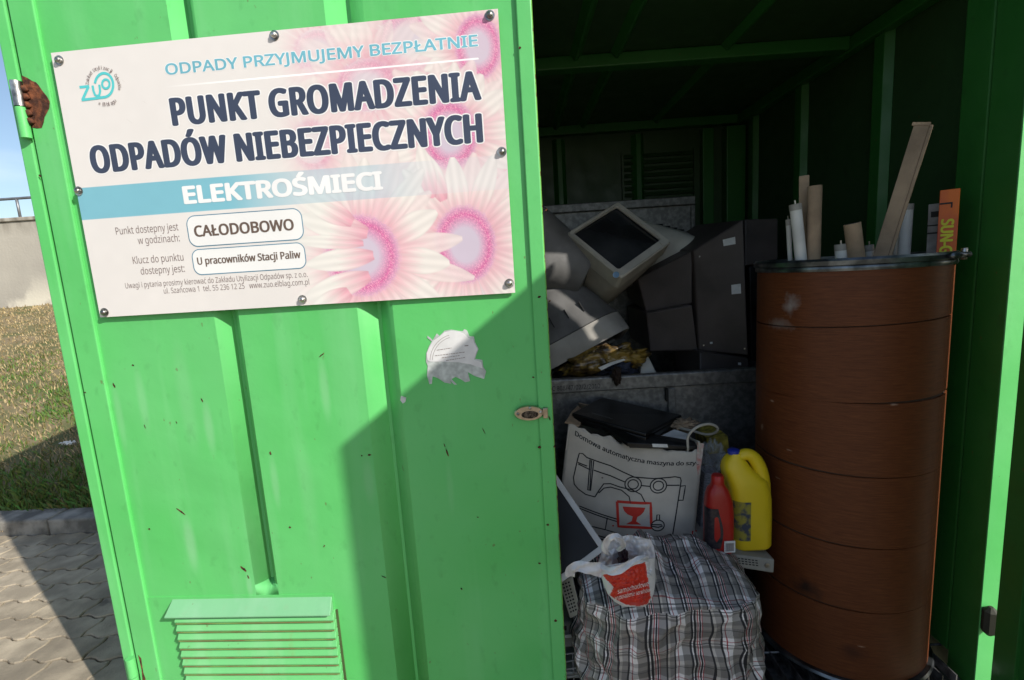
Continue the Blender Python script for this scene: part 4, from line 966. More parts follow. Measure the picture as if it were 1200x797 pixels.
# beige panel, yellow plastic wrap and dark rags on the rail
tag(mk('beige_panel', *prismg([P(752, 412, Y=1.9), P(757, 412, Y=1.9), P(773, 445, Y=1.82), P(750, 450, Y=1.82)], (0, .02, .0)), BEIGE, bevel=.002), 'beige plastic panel corner leaning behind the bin rail', 'panel')
def crumple(name, label, cat, c, size, m, seed, amp=.35, R=None, squash=1, nu=44, nv=26, fr=3.2, group=None):
    V, F = [], []
    for j in range(nv + 1):
        th = math.pi * j / nv
        for i in range(nu):
            ph = 2 * math.pi * i / nu; d = Vector((math.sin(th) * math.cos(ph), math.sin(th) * math.sin(ph), math.cos(th)))
            n_ = noise.noise(d * fr + Vector((seed, 0, 0))); n2_ = abs(noise.noise(d * fr * 2.2 + Vector((0, seed, 0)))); n3_ = abs(noise.noise(d * fr * 5 + Vector((0, seed, 4))))
            rr_ = 1 + amp * n_ - amp * .8 * n2_ - amp * .35 * n3_
            v = Vector((d.x * size[0] * rr_, d.y * size[1] * rr_, d.z * size[2] * rr_))
            V.append(Vector(c) + (R @ v if R else v))
    for j in range(nv):
        for i in range(nu): F.append([j * nu + i, j * nu + (i + 1) % nu, (j + 1) * nu + (i + 1) % nu, (j + 1) * nu + i])
    o = mk(name, V, F, m, smooth=True)
    return tag(o, label, cat, group)
WRAP = mat('yellow_wrap', (.30, .19, .04), .25, var=.3, vscale=22, col2=(.07, .045, .02), c2pos=(.42, .58), spec=.7)
crumple('plastic_wrap', 'crumpled yellow brown plastic wrap under the grey monitor', 'wrap', P(708, 424, Y=1.86), (.16, .07, .062), WRAP, 3, .38, Matrix.Rotation(rad(-6), 3, 'Y'), nu=80, nv=40, fr=2.6)
crumple('rag', 'dark blue rag bunched behind the bin rail', 'rag', P(722, 434, Y=1.81), (.075, .04, .035), mat('dark_rag', (.02, .024, .045), .7, var=.4, vscale=20), 8, .7, fr=2.6)
crumple('rag', 'dark brown rag hanging over the edge of the bin rail', 'rag', P(722.5, 440, Y=1.735), (.018, .016, .035), mat('brown_rag', (.03, .017, .011), .8), 9, .6)
tag(mk('paper_strip', *prismg([P(701, 431, Y=1.77), P(716, 424.5, Y=1.77), P(731, 420.5, Y=1.77), P(733, 422, Y=1.77), P(717, 428, Y=1.77), P(705, 434, Y=1.77)], (0, .001, 0)), PAPER), 'folded white strip lying on the dark rag', 'paper')

# ------------------------------------------------------------------ sewing machine box
BQ = [P(666, 497, Y=1.50), P(823, 530, Y=1.42), P(811, 657, Y=1.36), P(648, 655, Y=1.44)]      # front face
def bq(s, t_, out=0.0):                       # s right 0..1, t down 0..1 on the front face with a slack top edge
    sag = .020 * math.sin(math.pi * min(1, max(0, s))) * (1 - t_)
    p = (BQ[0] * (1 - s) + BQ[1] * s) * (1 - t_) + (BQ[3] * (1 - s) + BQ[2] * s) * t_
    bulge = .018 * math.sin(math.pi * s) * math.sin(math.pi * t_) + .0022 * noise.noise(Vector((s * 6, t_ * 6, 2)))
    return p + BN * (bulge + out) + Vector((0, 0, -sag))
BN = (BQ[1] - BQ[0]).cross(BQ[3] - BQ[0]).normalized()
if BN.y > 0: BN = -BN
cb = thing('cardboard_box', 'open battered grey cardboard box printed with a sewing machine drawing', 'box', (BQ[2] + BQ[3]) / 2)
def bpx(px, py):                              # photo point -> (s, t) on the face
    p0_, n_ = BQ[0], BN; r_ = Vector(ray(px, py)); o_ = Vector((0, 0, EYE)); p = o_ + r_ * ((p0_ - o_).dot(n_) / r_.dot(n_))
    s, t_ = .5, .5
    for it in range(12):
        f = (BQ[0] * (1 - s) + BQ[1] * s) * (1 - t_) + (BQ[3] * (1 - s) + BQ[2] * s) * t_ - p
        ds = (BQ[1] - BQ[0]) * (1 - t_) + (BQ[2] - BQ[3]) * t_; dt = (BQ[3] - BQ[0]) * (1 - s) + (BQ[2] - BQ[1]) * s
        a, b_, c_ = ds.dot(ds), ds.dot(dt), dt.dot(dt); e, g_ = -f.dot(ds), -f.dot(dt); de = a * c_ - b_ * b_
        s += (e * c_ - g_ * b_) / de; t_ += (g_ * a - e * b_) / de
    return s, t_
V, F = [], []; n1_, n2_ = 40, 30
for j in range(n2_ + 1):
    for i in range(n1_ + 1):
        s = i / n1_; t_ = j / n2_ + (0 if j else -.0) ; jag = (noise.noise(Vector((s * 14, 0, 5))) * .018 if j == 0 else 0)
        V.append(bq(s, t_) + Vector((0, 0, jag)))
for j in range(n2_):
    for i in range(n1_): k = j * (n1_ + 1) + i; F.append([k, k + 1, k + n1_ + 2, k + n1_ + 1])
fo = mk('front_side', V, F, CARDG, cb, smooth=True); mo_ = fo.modifiers.new('thickness', 'SOLIDIFY'); mo_.thickness = .002; mo_.offset = 0
DPV = -BN * .24 + Vector((0, 0, .0))
def pan(name, a, b_, c_, d_, m=CARDG):
    V, F = [], []; n = 12
    for j in range(n + 1):
        for i in range(n + 1):
            s, t_ = i / n, j / n; p = (a * (1 - s) + b_ * s) * (1 - t_) + (d_ * (1 - s) + c_ * s) * t_
            V.append(p + Vector((noise.noise(p * 9), noise.noise(p * 9 + Vector((5, 0, 0))), noise.noise(p * 9 + Vector((0, 7, 0))))) * .006)
    for j in range(n):
        for i in range(n): k = j * (n + 1) + i; F.append([k, k + 1, k + n + 2, k + n + 1])
    o_ = mk(name, V, F, m, cb, smooth=True); o_.modifiers.new('thickness', 'SOLIDIFY').thickness = .004; return o_
A_, B_, C_, D_ = BQ
pan('left_side', A_, A_ + DPV, D_ + DPV, D_); pan('right_side', B_, B_ + DPV, C_ + DPV, C_); pan('back_side', A_ + DPV, B_ + DPV, C_ + DPV, D_ + DPV); pan('box_bottom', D_, C_, C_ + DPV, D_ + DPV)
# flaps: torn left back flap, right flap
pan('flap', A_ + Vector((-.012, .0, .01)), A_ + DPV * .8 + Vector((.02, 0, .035)), A_ + DPV * .8 + Vector((.06, 0, .005)), A_ + Vector((.035, .01, -.01)), CARD)
pan('flap', B_ + Vector((-.01, -.005, .035)), B_ + DPV * .7 + Vector((-.02, 0, .03)), B_ + DPV * .7, B_ + Vector((-.004, 0, -.02)), CARDG)
pan('flap', A_ + DPV + Vector((.02, 0, -.01)), B_ + DPV + Vector((0, 0, .0)), B_ + DPV + Vector((-.01, -.01, .04)), A_ + DPV + Vector((.02, -.02, .045)), CARD)
def bline(pxs, r=.75, close=False, m=INK, name='printed_drawing', ret=False):
    if close: pxs = pxs + [pxs[0]]
    pp = [bpx(640 + x / 3.985, 460 + y / 3.985) for x, y in pxs]; V, F = [], []
    dens = []
    for a, b_ in zip(pp[:-1], pp[1:]):
        k = max(1, int(math.hypot(b_[0] - a[0], b_[1] - a[1]) / .04))
        for i in range(k): dens.append((a[0] + (b_[0] - a[0]) * i / k, a[1] + (b_[1] - a[1]) * i / k))
    dens.append(pp[-1]); r_ = r * .0024
    q_ = [bq(s, t_, .0018) for s, t_ in dens]
    for i, p in enumerate(q_):
        d = (q_[min(i + 1, len(q_) - 1)] - q_[max(i - 1, 0)]).normalized(); n_ = d.cross(BN) * r_; V += [p + n_, p - n_]
    for i in range(len(q_) - 1): F.append([2 * i, 2 * i + 1, 2 * i + 3, 2 * i + 2])
    return V, F
def circ(cx, cy, rx, ry=None, n=24): return [(cx + rx * math.cos(2 * math.pi * k / n), cy + (ry or rx) * math.sin(2 * math.pi * k / n)) for k in range(n)]
L_ = [bline([(190,290),(300,318),(410,368),(500,378),(600,378),(625,386),(628,400),(605,540),(580,700)]), bline([(190,290),(172,275),(155,275),(148,300),(128,390),(132,420),(150,440),(185,462),(228,470)]),
      bline([(228,470),(245,440),(268,405),(300,402),(340,415),(400,428),(440,450),(462,495)]), bline([(245,450),(270,425),(300,418),(350,430),(385,460),(392,492)]),
      bline([(205,298),(195,440)]), bline([(212,300),(204,440)]), bline([(222,302),(208,442),(192,438)]), bline([(148,318),(192,330)]), bline([(150,325),(205,345)]), bline([(222,345),(300,365),(368,392)]),
      bline([(440,408),(482,414)]), bline([(560,414),(620,420)]), bline([(622,425),(648,425),(640,470),(636,492),(614,490)]),
      bline([(155,520),(330,570)]), bline([(155,530),(330,582)]), bline([(285,565),(276,625),(330,640)]), bline([(160,600),(276,625)]),
      bline([(180,640),(300,670),(420,668),(580,700)]), bline([(190,655),(300,685),(420,690),(500,700)]), bline([(485,555),(545,560)], .0001)]
for cx, cy, rr_ in ((404, 402, 38), (404, 402, 24), (521, 413, 38), (521, 413, 24)): L_.append(bline(circ(cx, cy, rr_, rr_ * .9), close=True))
L_ += [bline(circ(518, 603, 30, 26), close=True), bline([(490,598),(535,600),(540,606),(520,612),(492,606)]), bline([(512,575),(514,552),(526,552),(526,575)])]
mk('printed_drawing', *merge(L_), INK, cb)
# red fragile mark
def bpoly(pxs, m, name, out=.0015):
    pts = [bq(*bpx(640 + x / 3.985, 460 + y / 3.985), out) for x, y in pxs]; return mk(name, pts, [list(range(len(pts)))], m, cb)
bpoly([(330,485),(485,494),(488,614),(336,606)], mat('mark_ground', (.55, .50, .46), .7), 'fragile_mark')
mk('fragile_border', *bline([(330,485),(485,494),(488,614),(336,606)], 1.7, True), REDINK, cb)
bpoly([(355,508),(460,514),(452,535),(438,550),(424,558),(418,580),(442,597),(372,594),(398,578),(402,556),(378,545),(362,528)], REDINK, 'fragile_goblet', .0024)
bpoly([(678,640),(702,638),(700,672),(676,672)], REDINK, 'red_mark'); bpoly([(684,646),(696,645),(690,656),(698,664),(684,665)], mat('mark_white', (.6, .56, .52), .7), 'red_mark', .0022)
for x, y in ((312, 604), (262, 377), (378, 650)): bpoly(circ(x, y, 5, 4, 8), REDINK if x != 262 else GRI, 'speck')
def bt_text(s, px0, px1, h, curve):
    a = bpx(640 + px0[0] / 3.985, 460 + px0[1] / 3.985); b_ = bpx(640 + px1[0] / 3.985, 460 + px1[1] / 3.985)
    Wd = (bq(*b_) - bq(*a)).length; dn = ((BQ[3] - BQ[0]) * .5 + (BQ[2] - BQ[1]) * .5)
    def T(X, Y):
        f = X / Wd; s_ = a[0] + (b_[0] - a[0]) * f; t_ = a[1] + (b_[1] - a[1]) * f + curve * math.sin(math.pi * f) - Y / dn.length
        return bq(s_, t_, .0019)
    text('lettering', s, None, Wd, h, INK, cb, bx=.0006, T3=lambda X, Y, d: T(X, Y) + BN * d)
bt_text('Domowa automatyczna maszyna do szyc', (134, 195), (712, 335), .0140, .052)
PINKM = mat('torn_tape', (.50, .20, .17), .7, var=.3, vscale=60, col2=(.5, .45, .4))
mk('torn_edge', *prismg([bq(.985, .0, .002) + Vector((-.008, 0, .03)), bq(1, .0, .002) + Vector((.005, 0, .028)), bq(1, .10, .002), bq(.985, .22, .002), bq(.965, .12, .002)], -BN * .002), PINKM, cb)

# laptop and other things on the box
def slab(name, label, cat, pxs, vec, m, bevel=.003, grp=None):
    pts = [P(a, b_, Y=c) for a, b_, c in pxs]; return tag(mk(name, *prismg(pts, vec), m, bevel=bevel), label, cat, grp)
lp = thing('laptop', 'closed black laptop lying tilted on top of the sewing machine box', 'laptop', P(735, 490, Y=1.55))
mk('lid', *prismg([P(670, 484, Y=1.56), P(705, 465.5, Y=1.74), P(799, 486, Y=1.66), P(757, 508, Y=1.44)], (0, 0, -.012)), BLACKP, lp, bevel=.004)
mk('base', *prismg([P(670, 484, Y=1.56) + Vector((.002, .002, -.013)), P(705, 465.5, Y=1.74) + Vector((.002, 0, -.013)), P(799, 486, Y=1.66) + Vector((-.002, 0, -.013)), P(757, 508, Y=1.44) + Vector((0, .002, -.013))], (0, 0, -.020)), BLACKP, lp, bevel=.004)
mk('lid_mark', *prismg([P(694, 483.6, Y=1.5385) , P(718, 490.5, Y=1.5015), P(717.6, 491.1, Y=1.4985), P(693.6, 484.2, Y=1.5355)], (0, 0, .0006)), mat('dull_badge', (.08, .08, .08), .5), lp)
dv = thing('black_device', 'flat black device with a white sticker under the laptop', 'device', P(760, 518, Y=1.47))
mk('casing', *prismg([P(706, 498, Y=1.50), P(815, 517, Y=1.47), P(817, 523, Y=1.43), P(735, 519, Y=1.43)], (0, .0, -.012)), BLACKP, dv, bevel=.002)
mk('casing_front', *prismg([P(735, 519.2, Y=1.429), P(813, 523.4, Y=1.429), P(813, 527, Y=1.429), P(738, 525, Y=1.429)], (0, .05, .0)), BLACKP, dv, bevel=.001)
mk('sticker', *prismg([P(764, 520.2, Y=1.425), P(782, 520.8, Y=1.425), P(783, 524.6, Y=1.425), P(765, 524, Y=1.425)], (0, .002, 0)), PAPER, dv)
slab('paper_stack', 'white papers and wrapping between laptop and box flap', 'paper', ((768, 514, 1.50), (790, 503, 1.58), (806, 508, 1.56), (808, 518, 1.48)), (0, 0, -.008), PAPER, .001)
cab_pts = [P(a, b_, Y=c) for a, b_, c in ((806, 532, 1.44), (806, 523, 1.43), (806, 513, 1.43), (811, 505, 1.43), (820, 499, 1.43), (831, 497, 1.44), (839, 499.5, 1.45), (841, 504, 1.46), (836, 508, 1.48), (826, 509, 1.50), (815, 506, 1.53), (803, 503, 1.56), (790, 500, 1.6))]
def smoothpts(p, k=6):
    out = []
    for i in range(len(p) - 1):
        a, b_, c_, d_ = p[max(i - 1, 0)], p[i], p[i + 1], p[min(i + 2, len(p) - 1)]
        for j in range(k):
            t_ = j / k; out.append(.5 * ((2 * b_) + (c_ - a) * t_ + (2 * a - 5 * b_ + 4 * c_ - d_) * t_ ** 2 + (3 * b_ - a - 3 * c_ + d_) * t_ ** 3))
    return out + [p[-1]]
tag(mk('cable', *tubeg(smoothpts(cab_pts), .0042, 8), mat('cable_grey', (.45, .42, .36), .5), smooth=True), 'looped pale grey cable at the right corner of the printed box', 'cable')
crumple('cardboard_scrap', 'torn brown cardboard and tangled wrapping behind the cable loop', 'cardboard', P(800, 497, Y=1.60), (.05, .03, .018), CARD, 21, .7)
# things between box and bottles
yb = thing('yellow_carton', 'small dirty yellow carton behind the clear plastic bag', 'carton', P(842, 520, Y=1.62))
mk('carton', *prismg([P(828, 513, Y=1.64), P(853, 510.5, Y=1.60), P(855, 530, Y=1.60), P(830, 533, Y=1.64)], (0, .12, .0)), mat('dirty_yellow', (.38, .30, .04), .7, var=.3, vscale=40), yb, bevel=.003)
CLR = mat('clear_film', (.75, .78, .80), .12, var=.1, vscale=20, alpha=.18, spec=.8)
crumple('clear_bag', 'crumpled clear plastic bag between the printed box and the red bottle', 'plastic bag', P(836, 537, Y=1.50), (.035, .04, .062), CLR, 14, .65, nu=60, nv=36)
slab('paper_bundle', 'stack of grey papers standing between printed box and red bottle', 'papers', ((826, 555, 1.46), (842, 553, 1.44), (836, 640, 1.36), (818, 648, 1.38)), (0, .06, 0), mat('grey_papers', (.27, .27, .29), .8, var=.2, vscale=60, stretch=(1, 1, 8)), .002)

# ------------------------------------------------------------------ grey drive with bottles standing on it
dY = 1.27
d_tl, d_tr, d_br, d_bl = P(829, 646, Y=dY), P(908, 656, Y=dY - .0), P(907, 672, Y=dY), P(831, 660, Y=dY)
drv = thing('grey_drive_case', 'flat grey slotted casing under the red and yellow bottles', 'casing', (d_tl + d_br) / 2)
dvec = Vector((.0, .17, .0))
mk('casing', *prismg([d_tl, d_tr, d_br, d_bl], dvec), GREYP, drv, bevel=.004)
ux = (d_tr - d_tl).normalized(); uz = (d_tl - d_bl).normalized(); sl = []
for r__ in range(3):
    for c__ in range(12):
        c0_ = d_bl + (d_tr - d_tl) * (.13 + c__ * .052) + uz * (.0105 + r__ * .0075)
        sl.append(prismg([c0_, c0_ + ux * .0065, c0_ + ux * .0065 + uz * .0032, c0_ + uz * .0032], (0, -.0008, 0)))
mk('vent_slots', *merge(sl), INK, drv)
sc_ = d_bl + (d_tr - d_tl) * .87 + uz * .017; mk('screw', *tubeg([sc_ + Vector((0, -.003, 0)), sc_], .007, 14), STEEL, drv, smooth=True, limit=40)
def on_drive(px, Yb):                       # height of the drive's top at a point
    a = P(px, 650, Y=dY); f = (a.x - d_tl.x) / (d_tr.x - d_tl.x); return (d_tl + (d_tr - d_tl) * f).z + .0
# yellow jug: body of rounded sections, shoulder, handle, cap
def jug():
    base_c = P(884, 656, Y=1.31); zb = on_drive(884, 1.31); Hh = (P(885, 530, Y=1.31).z - zb)
    o = thing('plastic_jug', 'large yellow plastic jug with moulded handle and blue cap', 'jug', Vector((base_c.x, 1.335, zb)))
    s = Hh; xl = P(860, 600, Y=1.30).x; xr = P(908, 600, Y=1.30).x
    rings = []
    #            z    x0    x1   half depth
    prof = [(0.0, .08, .92, .030), (.012, .03, .97, .040), (.04, .0, 1.0, .046), (.30, -.01, 1.0, .047), (.52, -.03, .985, .047), (.62, -.06, .95, .046), (.70, -.10, .88, .043), (.76, -.14, .70, .038), (.82, -.17, .52, .034), (.88, -.14, .42, .029), (.925, -.08, .34, .023), (.955, .0, .30, .019), (.975, .03, .28, .018)]
    Wd = xr - xl; ya = .022
    for z, x0, x1, hdp in prof:
        x0, x1 = xl + x0 * Wd, xl + x1 * Wd; r_ = min((x1 - x0) / 2, hdp) * .75
        rings.append([(x * 1 + (x0 + x1) / 2, 1.335 + y - (.10 * (z > .6)) * .0, zb + z * s) for x, y in rrect(x1 - x0, 2 * hdp, r_, 6)])
    mk('body', *loftg(rings), YEL, o, smooth=True, limit=60)
    # handle arch from the neck over to the right shoulder
    hx = lambda f: xl + f * Wd
    hp_ = [(hx(.20), .93), (hx(.36), .955), (hx(.50), .945), (hx(.62), .90), (hx(.71), .83), (hx(.77), .74), (hx(.80), .64), (hx(.80), .52)]
    pts = smoothpts([Vector((x, 1.330, zb + z * s)) for x, z in hp_], 4)
    mk('handle', *tubeg(pts, [.0150 + .010 * (i / len(pts)) for i in range(len(pts))], 12), YEL, o, smooth=True)
    cx = hx(.12)
    mk('cap', *tubeg([(cx, 1.335, zb + .965 * s), (cx, 1.335, zb + 1.0 * s), (cx, 1.335, zb + 1.008 * s)], [.0165, .0160, .013], 24), BLUEP, o, smooth=True, limit=40)
    lab = [(P(861, 575, Y=1.27)), P(867, 582, Y=1.27), P(868, 640, Y=1.27), P(862, 632, Y=1.27)]
    DL = mat('jug_label', (.03, .04, .07), .5, col2=(.25, .22, .03), vscale=45, c2pos=(.45, .6))
    # label wraps the left narrow side
    V = []; x0 = xl - .0012
    rows = 10
    lp_ = [(x, y) for x, y in rrect(Wd * 1.012 + .003, 2 * .047 + .002, .0352, 6)]
    sel = [p for p in lp_ if p[0] < -Wd / 2 + .030 and p[1] < .03]; sel.sort(key=lambda p: -p[1] if p[0] < -Wd / 2 + .02 else 0)
    sel = [(-Wd / 2 - .0022, .02), (-Wd / 2 - .0022, .0), (-Wd / 2 - .0022, -.012)] + [(-Wd / 2 + .0352 - .0374 * math.cos(rad(a)), -.0128 - .0352 * math.sin(rad(a))) for a in (10, 25, 40, 55, 72, 90)] + [(-Wd / 2 + .044, -.0480)]
    F = []
    for j in range(rows + 1):
        for x, y in sel: V.append(((xl + xr) / 2 - .0015 + x, 1.335 + y, zb + (.13 + .40 * j / rows) * s))
    nS = len(sel)
    for j in range(rows):
        for i in range(nS - 1): F.append([j * nS + i, j * nS + i + 1, (j + 1) * nS + i + 1, (j + 1) * nS + i])
    mk('label', V, F, DL, o, smooth=True)
jug()
def redb():
    zb = on_drive(848, 1.27); Hh = P(845, 556, Y=1.285).z - zb; xl = P(828, 610, Y=1.27).x; xr = P(861, 610, Y=1.27).x; Wd = xr - xl
    o = thing('plastic_bottle', 'red plastic bottle with dark label and bar code beside the yellow jug', 'bottle', Vector(((xl + xr) / 2, 1.285, zb)))
    prof = [(0, .05, .95, .022), (.03, 0, 1, .027), (.25, 0, 1, .029), (.5, -.0, 1.0, .029), (.66, .02, .97, .027), (.76, .06, .88, .024), (.83, .12, .80, .020), (.865, .22, .72, .0165), (.90, .26, .68, .016)]
    rings = [[(x + xl + (a + b_) / 2 * Wd, 1.285 + y, zb + z * Hh) for x, y in rrect((b_ - a) * Wd, 2 * hd_, min((b_ - a) * Wd / 2, hd_) * .8, 6)] for z, a, b_, hd_ in prof]
    mk('body', *loftg(rings), REDP, o, smooth=True, limit=60)
    cx = xl + .47 * Wd
    mk('cap', *tubeg([(cx, 1.285, zb + .9 * Hh), (cx, 1.285, zb + .985 * Hh), (cx, 1.285, zb + 1.0 * Hh)], [.0175, .0170, .014], 24), REDP, o, smooth=True, limit=40)
    DL = mat('bottle_label', (.010, .010, .016), .4, col2=(.04, .03, .035), vscale=90)
    lx0, lx1 = xl - .0008, xl + Wd * .42; V = []; F = []
    for j in range(9):
        z = zb + (.10 + .52 * j / 8) * Hh
        for x, y in ((lx0, 1.285), (lx0, 1.275), (lx0 + .003, 1.264), (lx0 + .010, 1.2575), (lx1 + .008 * math.sin(j * .5), 1.2555)): V.append((x, y, z))
    for j in range(8):
        for i in range(4): F.append([j * 5 + i, j * 5 + i + 1, j * 5 + i + 6, j * 5 + i + 5])
    mk('label', V, F, DL, o, smooth=True)
    b0 = Vector((xl + Wd * .55, 1.2553, zb + .05 * Hh)); mk('bar_code_label', *boxg(b0.x, b0.x + .030, 1.2543, 1.2557, b0.z, b0.z + .034), PAPER, o)
    bars = []
    x = b0.x + .003
    rr_ = random.Random(4)
    while x < b0.x + .026: wv = rr_.choice((.0005, .0009, .0013)); bars.append(boxg(x, x + wv, 1.2535, 1.2545, b0.z + .004, b0.z + .028)); x += wv + rr_.choice((.0006, .001))
    mk('bar_code', *merge(bars), GRI, o)
redb()
# support hidden under the casing: rough black crate that carries box and casing
crt_top = min(D_.z, C_.z) - .02
sup = thing('black_crate', 'dark crate under the printed cardboard box behind the checked bag', 'crate', (.45, 1.5, FL))
mk('crate_body', *boxg(D_.x + .05, C_.x + .10, 1.40, 1.70, FL, min(D_.z, C_.z) - .015), BLACKP, sup, bevel=.006)

# ------------------------------------------------------------------ checked carrier bag
PLA = bpy.data.materials.new('checked_weave'); PLA.use_nodes = True
t = PLA.node_tree; N = t.nodes; L = t.links; b = N['Principled BSDF']; b.inputs['Roughness'].default_value = .42; b.inputs['Specular IOR Level'].default_value = .5
uv = N.new('ShaderNodeUVMap'); uv.uv_map = 'UVMap'; sp = N.new('ShaderNodeSeparateXYZ'); L.new(uv.outputs[0], sp.inputs[0])
def stripes(sock, lst, base):
    fr = N.new('ShaderNodeMath'); fr.operation = 'FRACT'; L.new(sock, fr.inputs[0])
    r = N.new('ShaderNodeValToRGB'); r.color_ramp.interpolation = 'CONSTANT'; e = r.color_ramp.elements
    e[0].position = 0; e[0].color = (*base, 1); e[1].position = lst[0][0]; e[1].color = (*lst[0][1], 1)
    for p, c in lst[1:]: x = e.new(p); x.color = (*c, 1)
    L.new(fr.outputs[0], r.inputs[0]); return r.outputs[0]
Wt = (.88, .86, .86); Bk = (.022, .024, .035); Rd = (.48, .09, .11); Gy = (.35, .335, .325); Bg = (.60, .57, .53); Lg = (.56, .54, .52)
vx = stripes(sp.outputs['X'], [(.09, Bk), (.14, Wt), (.165, Bk), (.215, Lg), (.25, Rd), (.272, Wt), (.292, Bk), (.325, Wt), (.34, Rd), (.362, Gy), (.51, Bk), (.55, Bg), (.60, Gy), (.71, Bk), (.745, Wt), (.80, Rd), (.82, Wt), (.92, Gy)], Gy)
vy = stripes(sp.outputs['Y'], [(.12, Wt), (.30, Gy), (.36, Wt), (.40, Bk), (.425, Wt), (.50, Rd), (.52, Wt), (.62, Gy), (.82, Bk), (.84, Gy), (.9, Bg)], Gy)
mxn = N.new('ShaderNodeMix'); mxn.data_type = 'RGBA'; mxn.blend_type = 'MULTIPLY'; mxn.inputs['Factor'].default_value = 1
L.new(vx, mxn.inputs['A']); L.new(vy, mxn.inputs['B'])
# weave: thread by thread alternation and fine relief
wx = N.new('ShaderNodeTexWave'); wx.wave_type = 'BANDS'; wx.bands_direction = 'X'; wx.inputs['Scale'].default_value = 16; L.new(uv.outputs[0], wx.inputs['Vector'])
wy = N.new('ShaderNodeTexWave'); wy.wave_type = 'BANDS'; wy.bands_direction = 'Y'; wy.inputs['Scale'].default_value = 16; L.new(uv.outputs[0], wy.inputs['Vector'])
am = N.new('ShaderNodeMath'); am.operation = 'MULTIPLY'; L.new(wx.outputs['Fac'], am.inputs[0]); L.new(wy.outputs['Fac'], am.inputs[1])
bp = N.new('ShaderNodeBump'); bp.inputs['Distance'].default_value = .0008; bp.inputs['Strength'].default_value = .8; L.new(am.outputs[0], bp.inputs['Height']); L.new(bp.outputs[0], b.inputs['Normal'])
mr = N.new('ShaderNodeMapRange'); mr.inputs['To Min'].default_value = .78; mr.inputs['To Max'].default_value = 1.0; L.new(am.outputs[0], mr.inputs['Value']); L.new(mr.outputs[0], mxn.inputs['Factor'])
L.new(mxn.outputs['Result'], b.inputs['Base Color'])
def bag():
    xl = P(684, 740, Y=1.10).x; xr = P(899, 740, Y=1.10).x; y0, y1 = 1.055, 1.345
    ztop = P(790, 704, Y=1.06).z; cx, cy = (xl + xr) / 2, (y0 + y1) / 2; W_, Dp = xr - xl, y1 - y0
    nU = 150; rings = []; uvs = []; PATL = .094
    basep = rrect(1, 1, .28, 12); per = [0]
    def resamp(pts, n):
        P_ = [Vector(p) for p in pts] + [Vector(pts[0])]; l = [0]
        for a, b_ in zip(P_[:-1], P_[1:]): l.append(l[-1] + (b_ - a).length)
        out = []; k = 0
        for i in range(n):
            s = l[-1] * i / n
            while l[k + 1] < s: k += 1
            out.append(P_[k].lerp(P_[k + 1], (s - l[k]) / (l[k + 1] - l[k])))
        return out
    bp_ = resamp(basep, nU); nS = 46; nT = 30
    perim = 2 * (W_ + Dp) * .9
    for j in range(nS):
        f = j / (nS - 1); z = FL + .002 + (ztop - FL - .03) * f
        sw = 1 + .05 * math.sin(f * math.pi) - .05 * f; ring = []; uu = []
        for i, p in enumerate(bp_):
            x, y = p.x * W_ * sw, p.y * Dp * sw; dirn = Vector((x, y, 0)).normalized(); a = i / nU
            k = Vector((math.cos(a * 6.283) * 2, math.sin(a * 6.283) * 2, f * 2.4))
            n_ = noise.noise(k * 1.1) * .030 + (-abs(noise.noise(k * 2.2 + Vector((3, 0, 0)))) * .030) + (abs(noise.noise(Vector((k.x * 4, k.y * 4, f * 5 + k.x)))) * .010) + noise.noise(k * 8) * .0022
            dz = noise.noise(k * 1.4 + Vector((0, 0, 9))) * .012
            ring.append((cx + x + dirn.x * n_, cy + y + dirn.y * n_, z + dz * (1 if j else 0))); uu.append((a * perim / PATL, z / PATL))
        rings.append(ring); uvs.append(uu)
    for j in range(1, nT + 1):
        f = j / nT; sc_ = (1 - f) ** .8 if f < 1 else 0; sc_ = max(sc_, .004); ring = []; uu = []
        for i, p in enumerate(bp_):
            x, y = p.x * W_ * .95 * sc_, p.y * Dp * .95 * sc_
            X, Y = cx + x, cy + y; lift = .028 * min(1, f * 5)
            hump = .105 * math.exp(-(abs((X - (xl + .135) - (Y - y0) * .25) / .050) ** 1.4 + ((Y - (y0 + .13)) / .10) ** 2)) + .035 * math.exp(-(((X - (xr - .12)) / .10) ** 2 + ((Y - (y1 - .1)) / .1) ** 2))
            dip = -.03 * math.exp(-(((X - (xl + .07)) / .06) ** 2 + ((Y - (y0 + .05)) / .06) ** 2))
            kk = Vector((X * 9, Y * 9, 2))
            n_ = noise.noise(kk) * .022 - abs(noise.noise(kk * 2.1)) * .030 + abs(noise.noise(Vector((X * 30 + Y * 12, Y * 9, 5)))) * .010 + noise.noise(kk * 6) * .003
            z = ztop - .03 + lift + (hump + dip) * min(1, f * 3) + n_ * min(1, f * 4)
            ring.append((X, Y, z)); uu.append((X / PATL + .37, Y / PATL))
        rings.append(ring); uvs.append(uu)
    V, F = loftg(rings, cap=False); me = bpy.data.meshes.new('carrier_bag')
    c = Vector((cx, cy, FL)); me.from_pydata([tuple(Vector(v) - c) for v in V], [], F); me.materials.append(PLA)
    ul = me.uv_layers.new(name='UVMap'); nr = nU
    sideper = perim / PATL
    for p in me.polygons:
        p.use_smooth = True
        top = (p.vertices[2] // nr) >= nS
        for li in p.loop_indices:
            vi = me.loops[li].vertex_index; r_, i = divmod(vi, nr)
            if top:
                v = V[vi]; ul.data[li].uv = (v.x / PATL + .37, v.y / PATL)
            else:
                u_ = uvs[r_][i][0]
                if i == 0 and (p.vertices[0] % nr == nr - 1 or p.vertices[1] % nr == nr - 1): u_ = sideper
                ul.data[li].uv = (u_, uvs[r_][i][1])
    root = thing('carrier_bag', 'big checked woven carrier bag of black, white and red plaid', 'bag', c)
    o = bpy.data.objects.new('bag_cloth', me); C.objects.link(o); o.parent = root
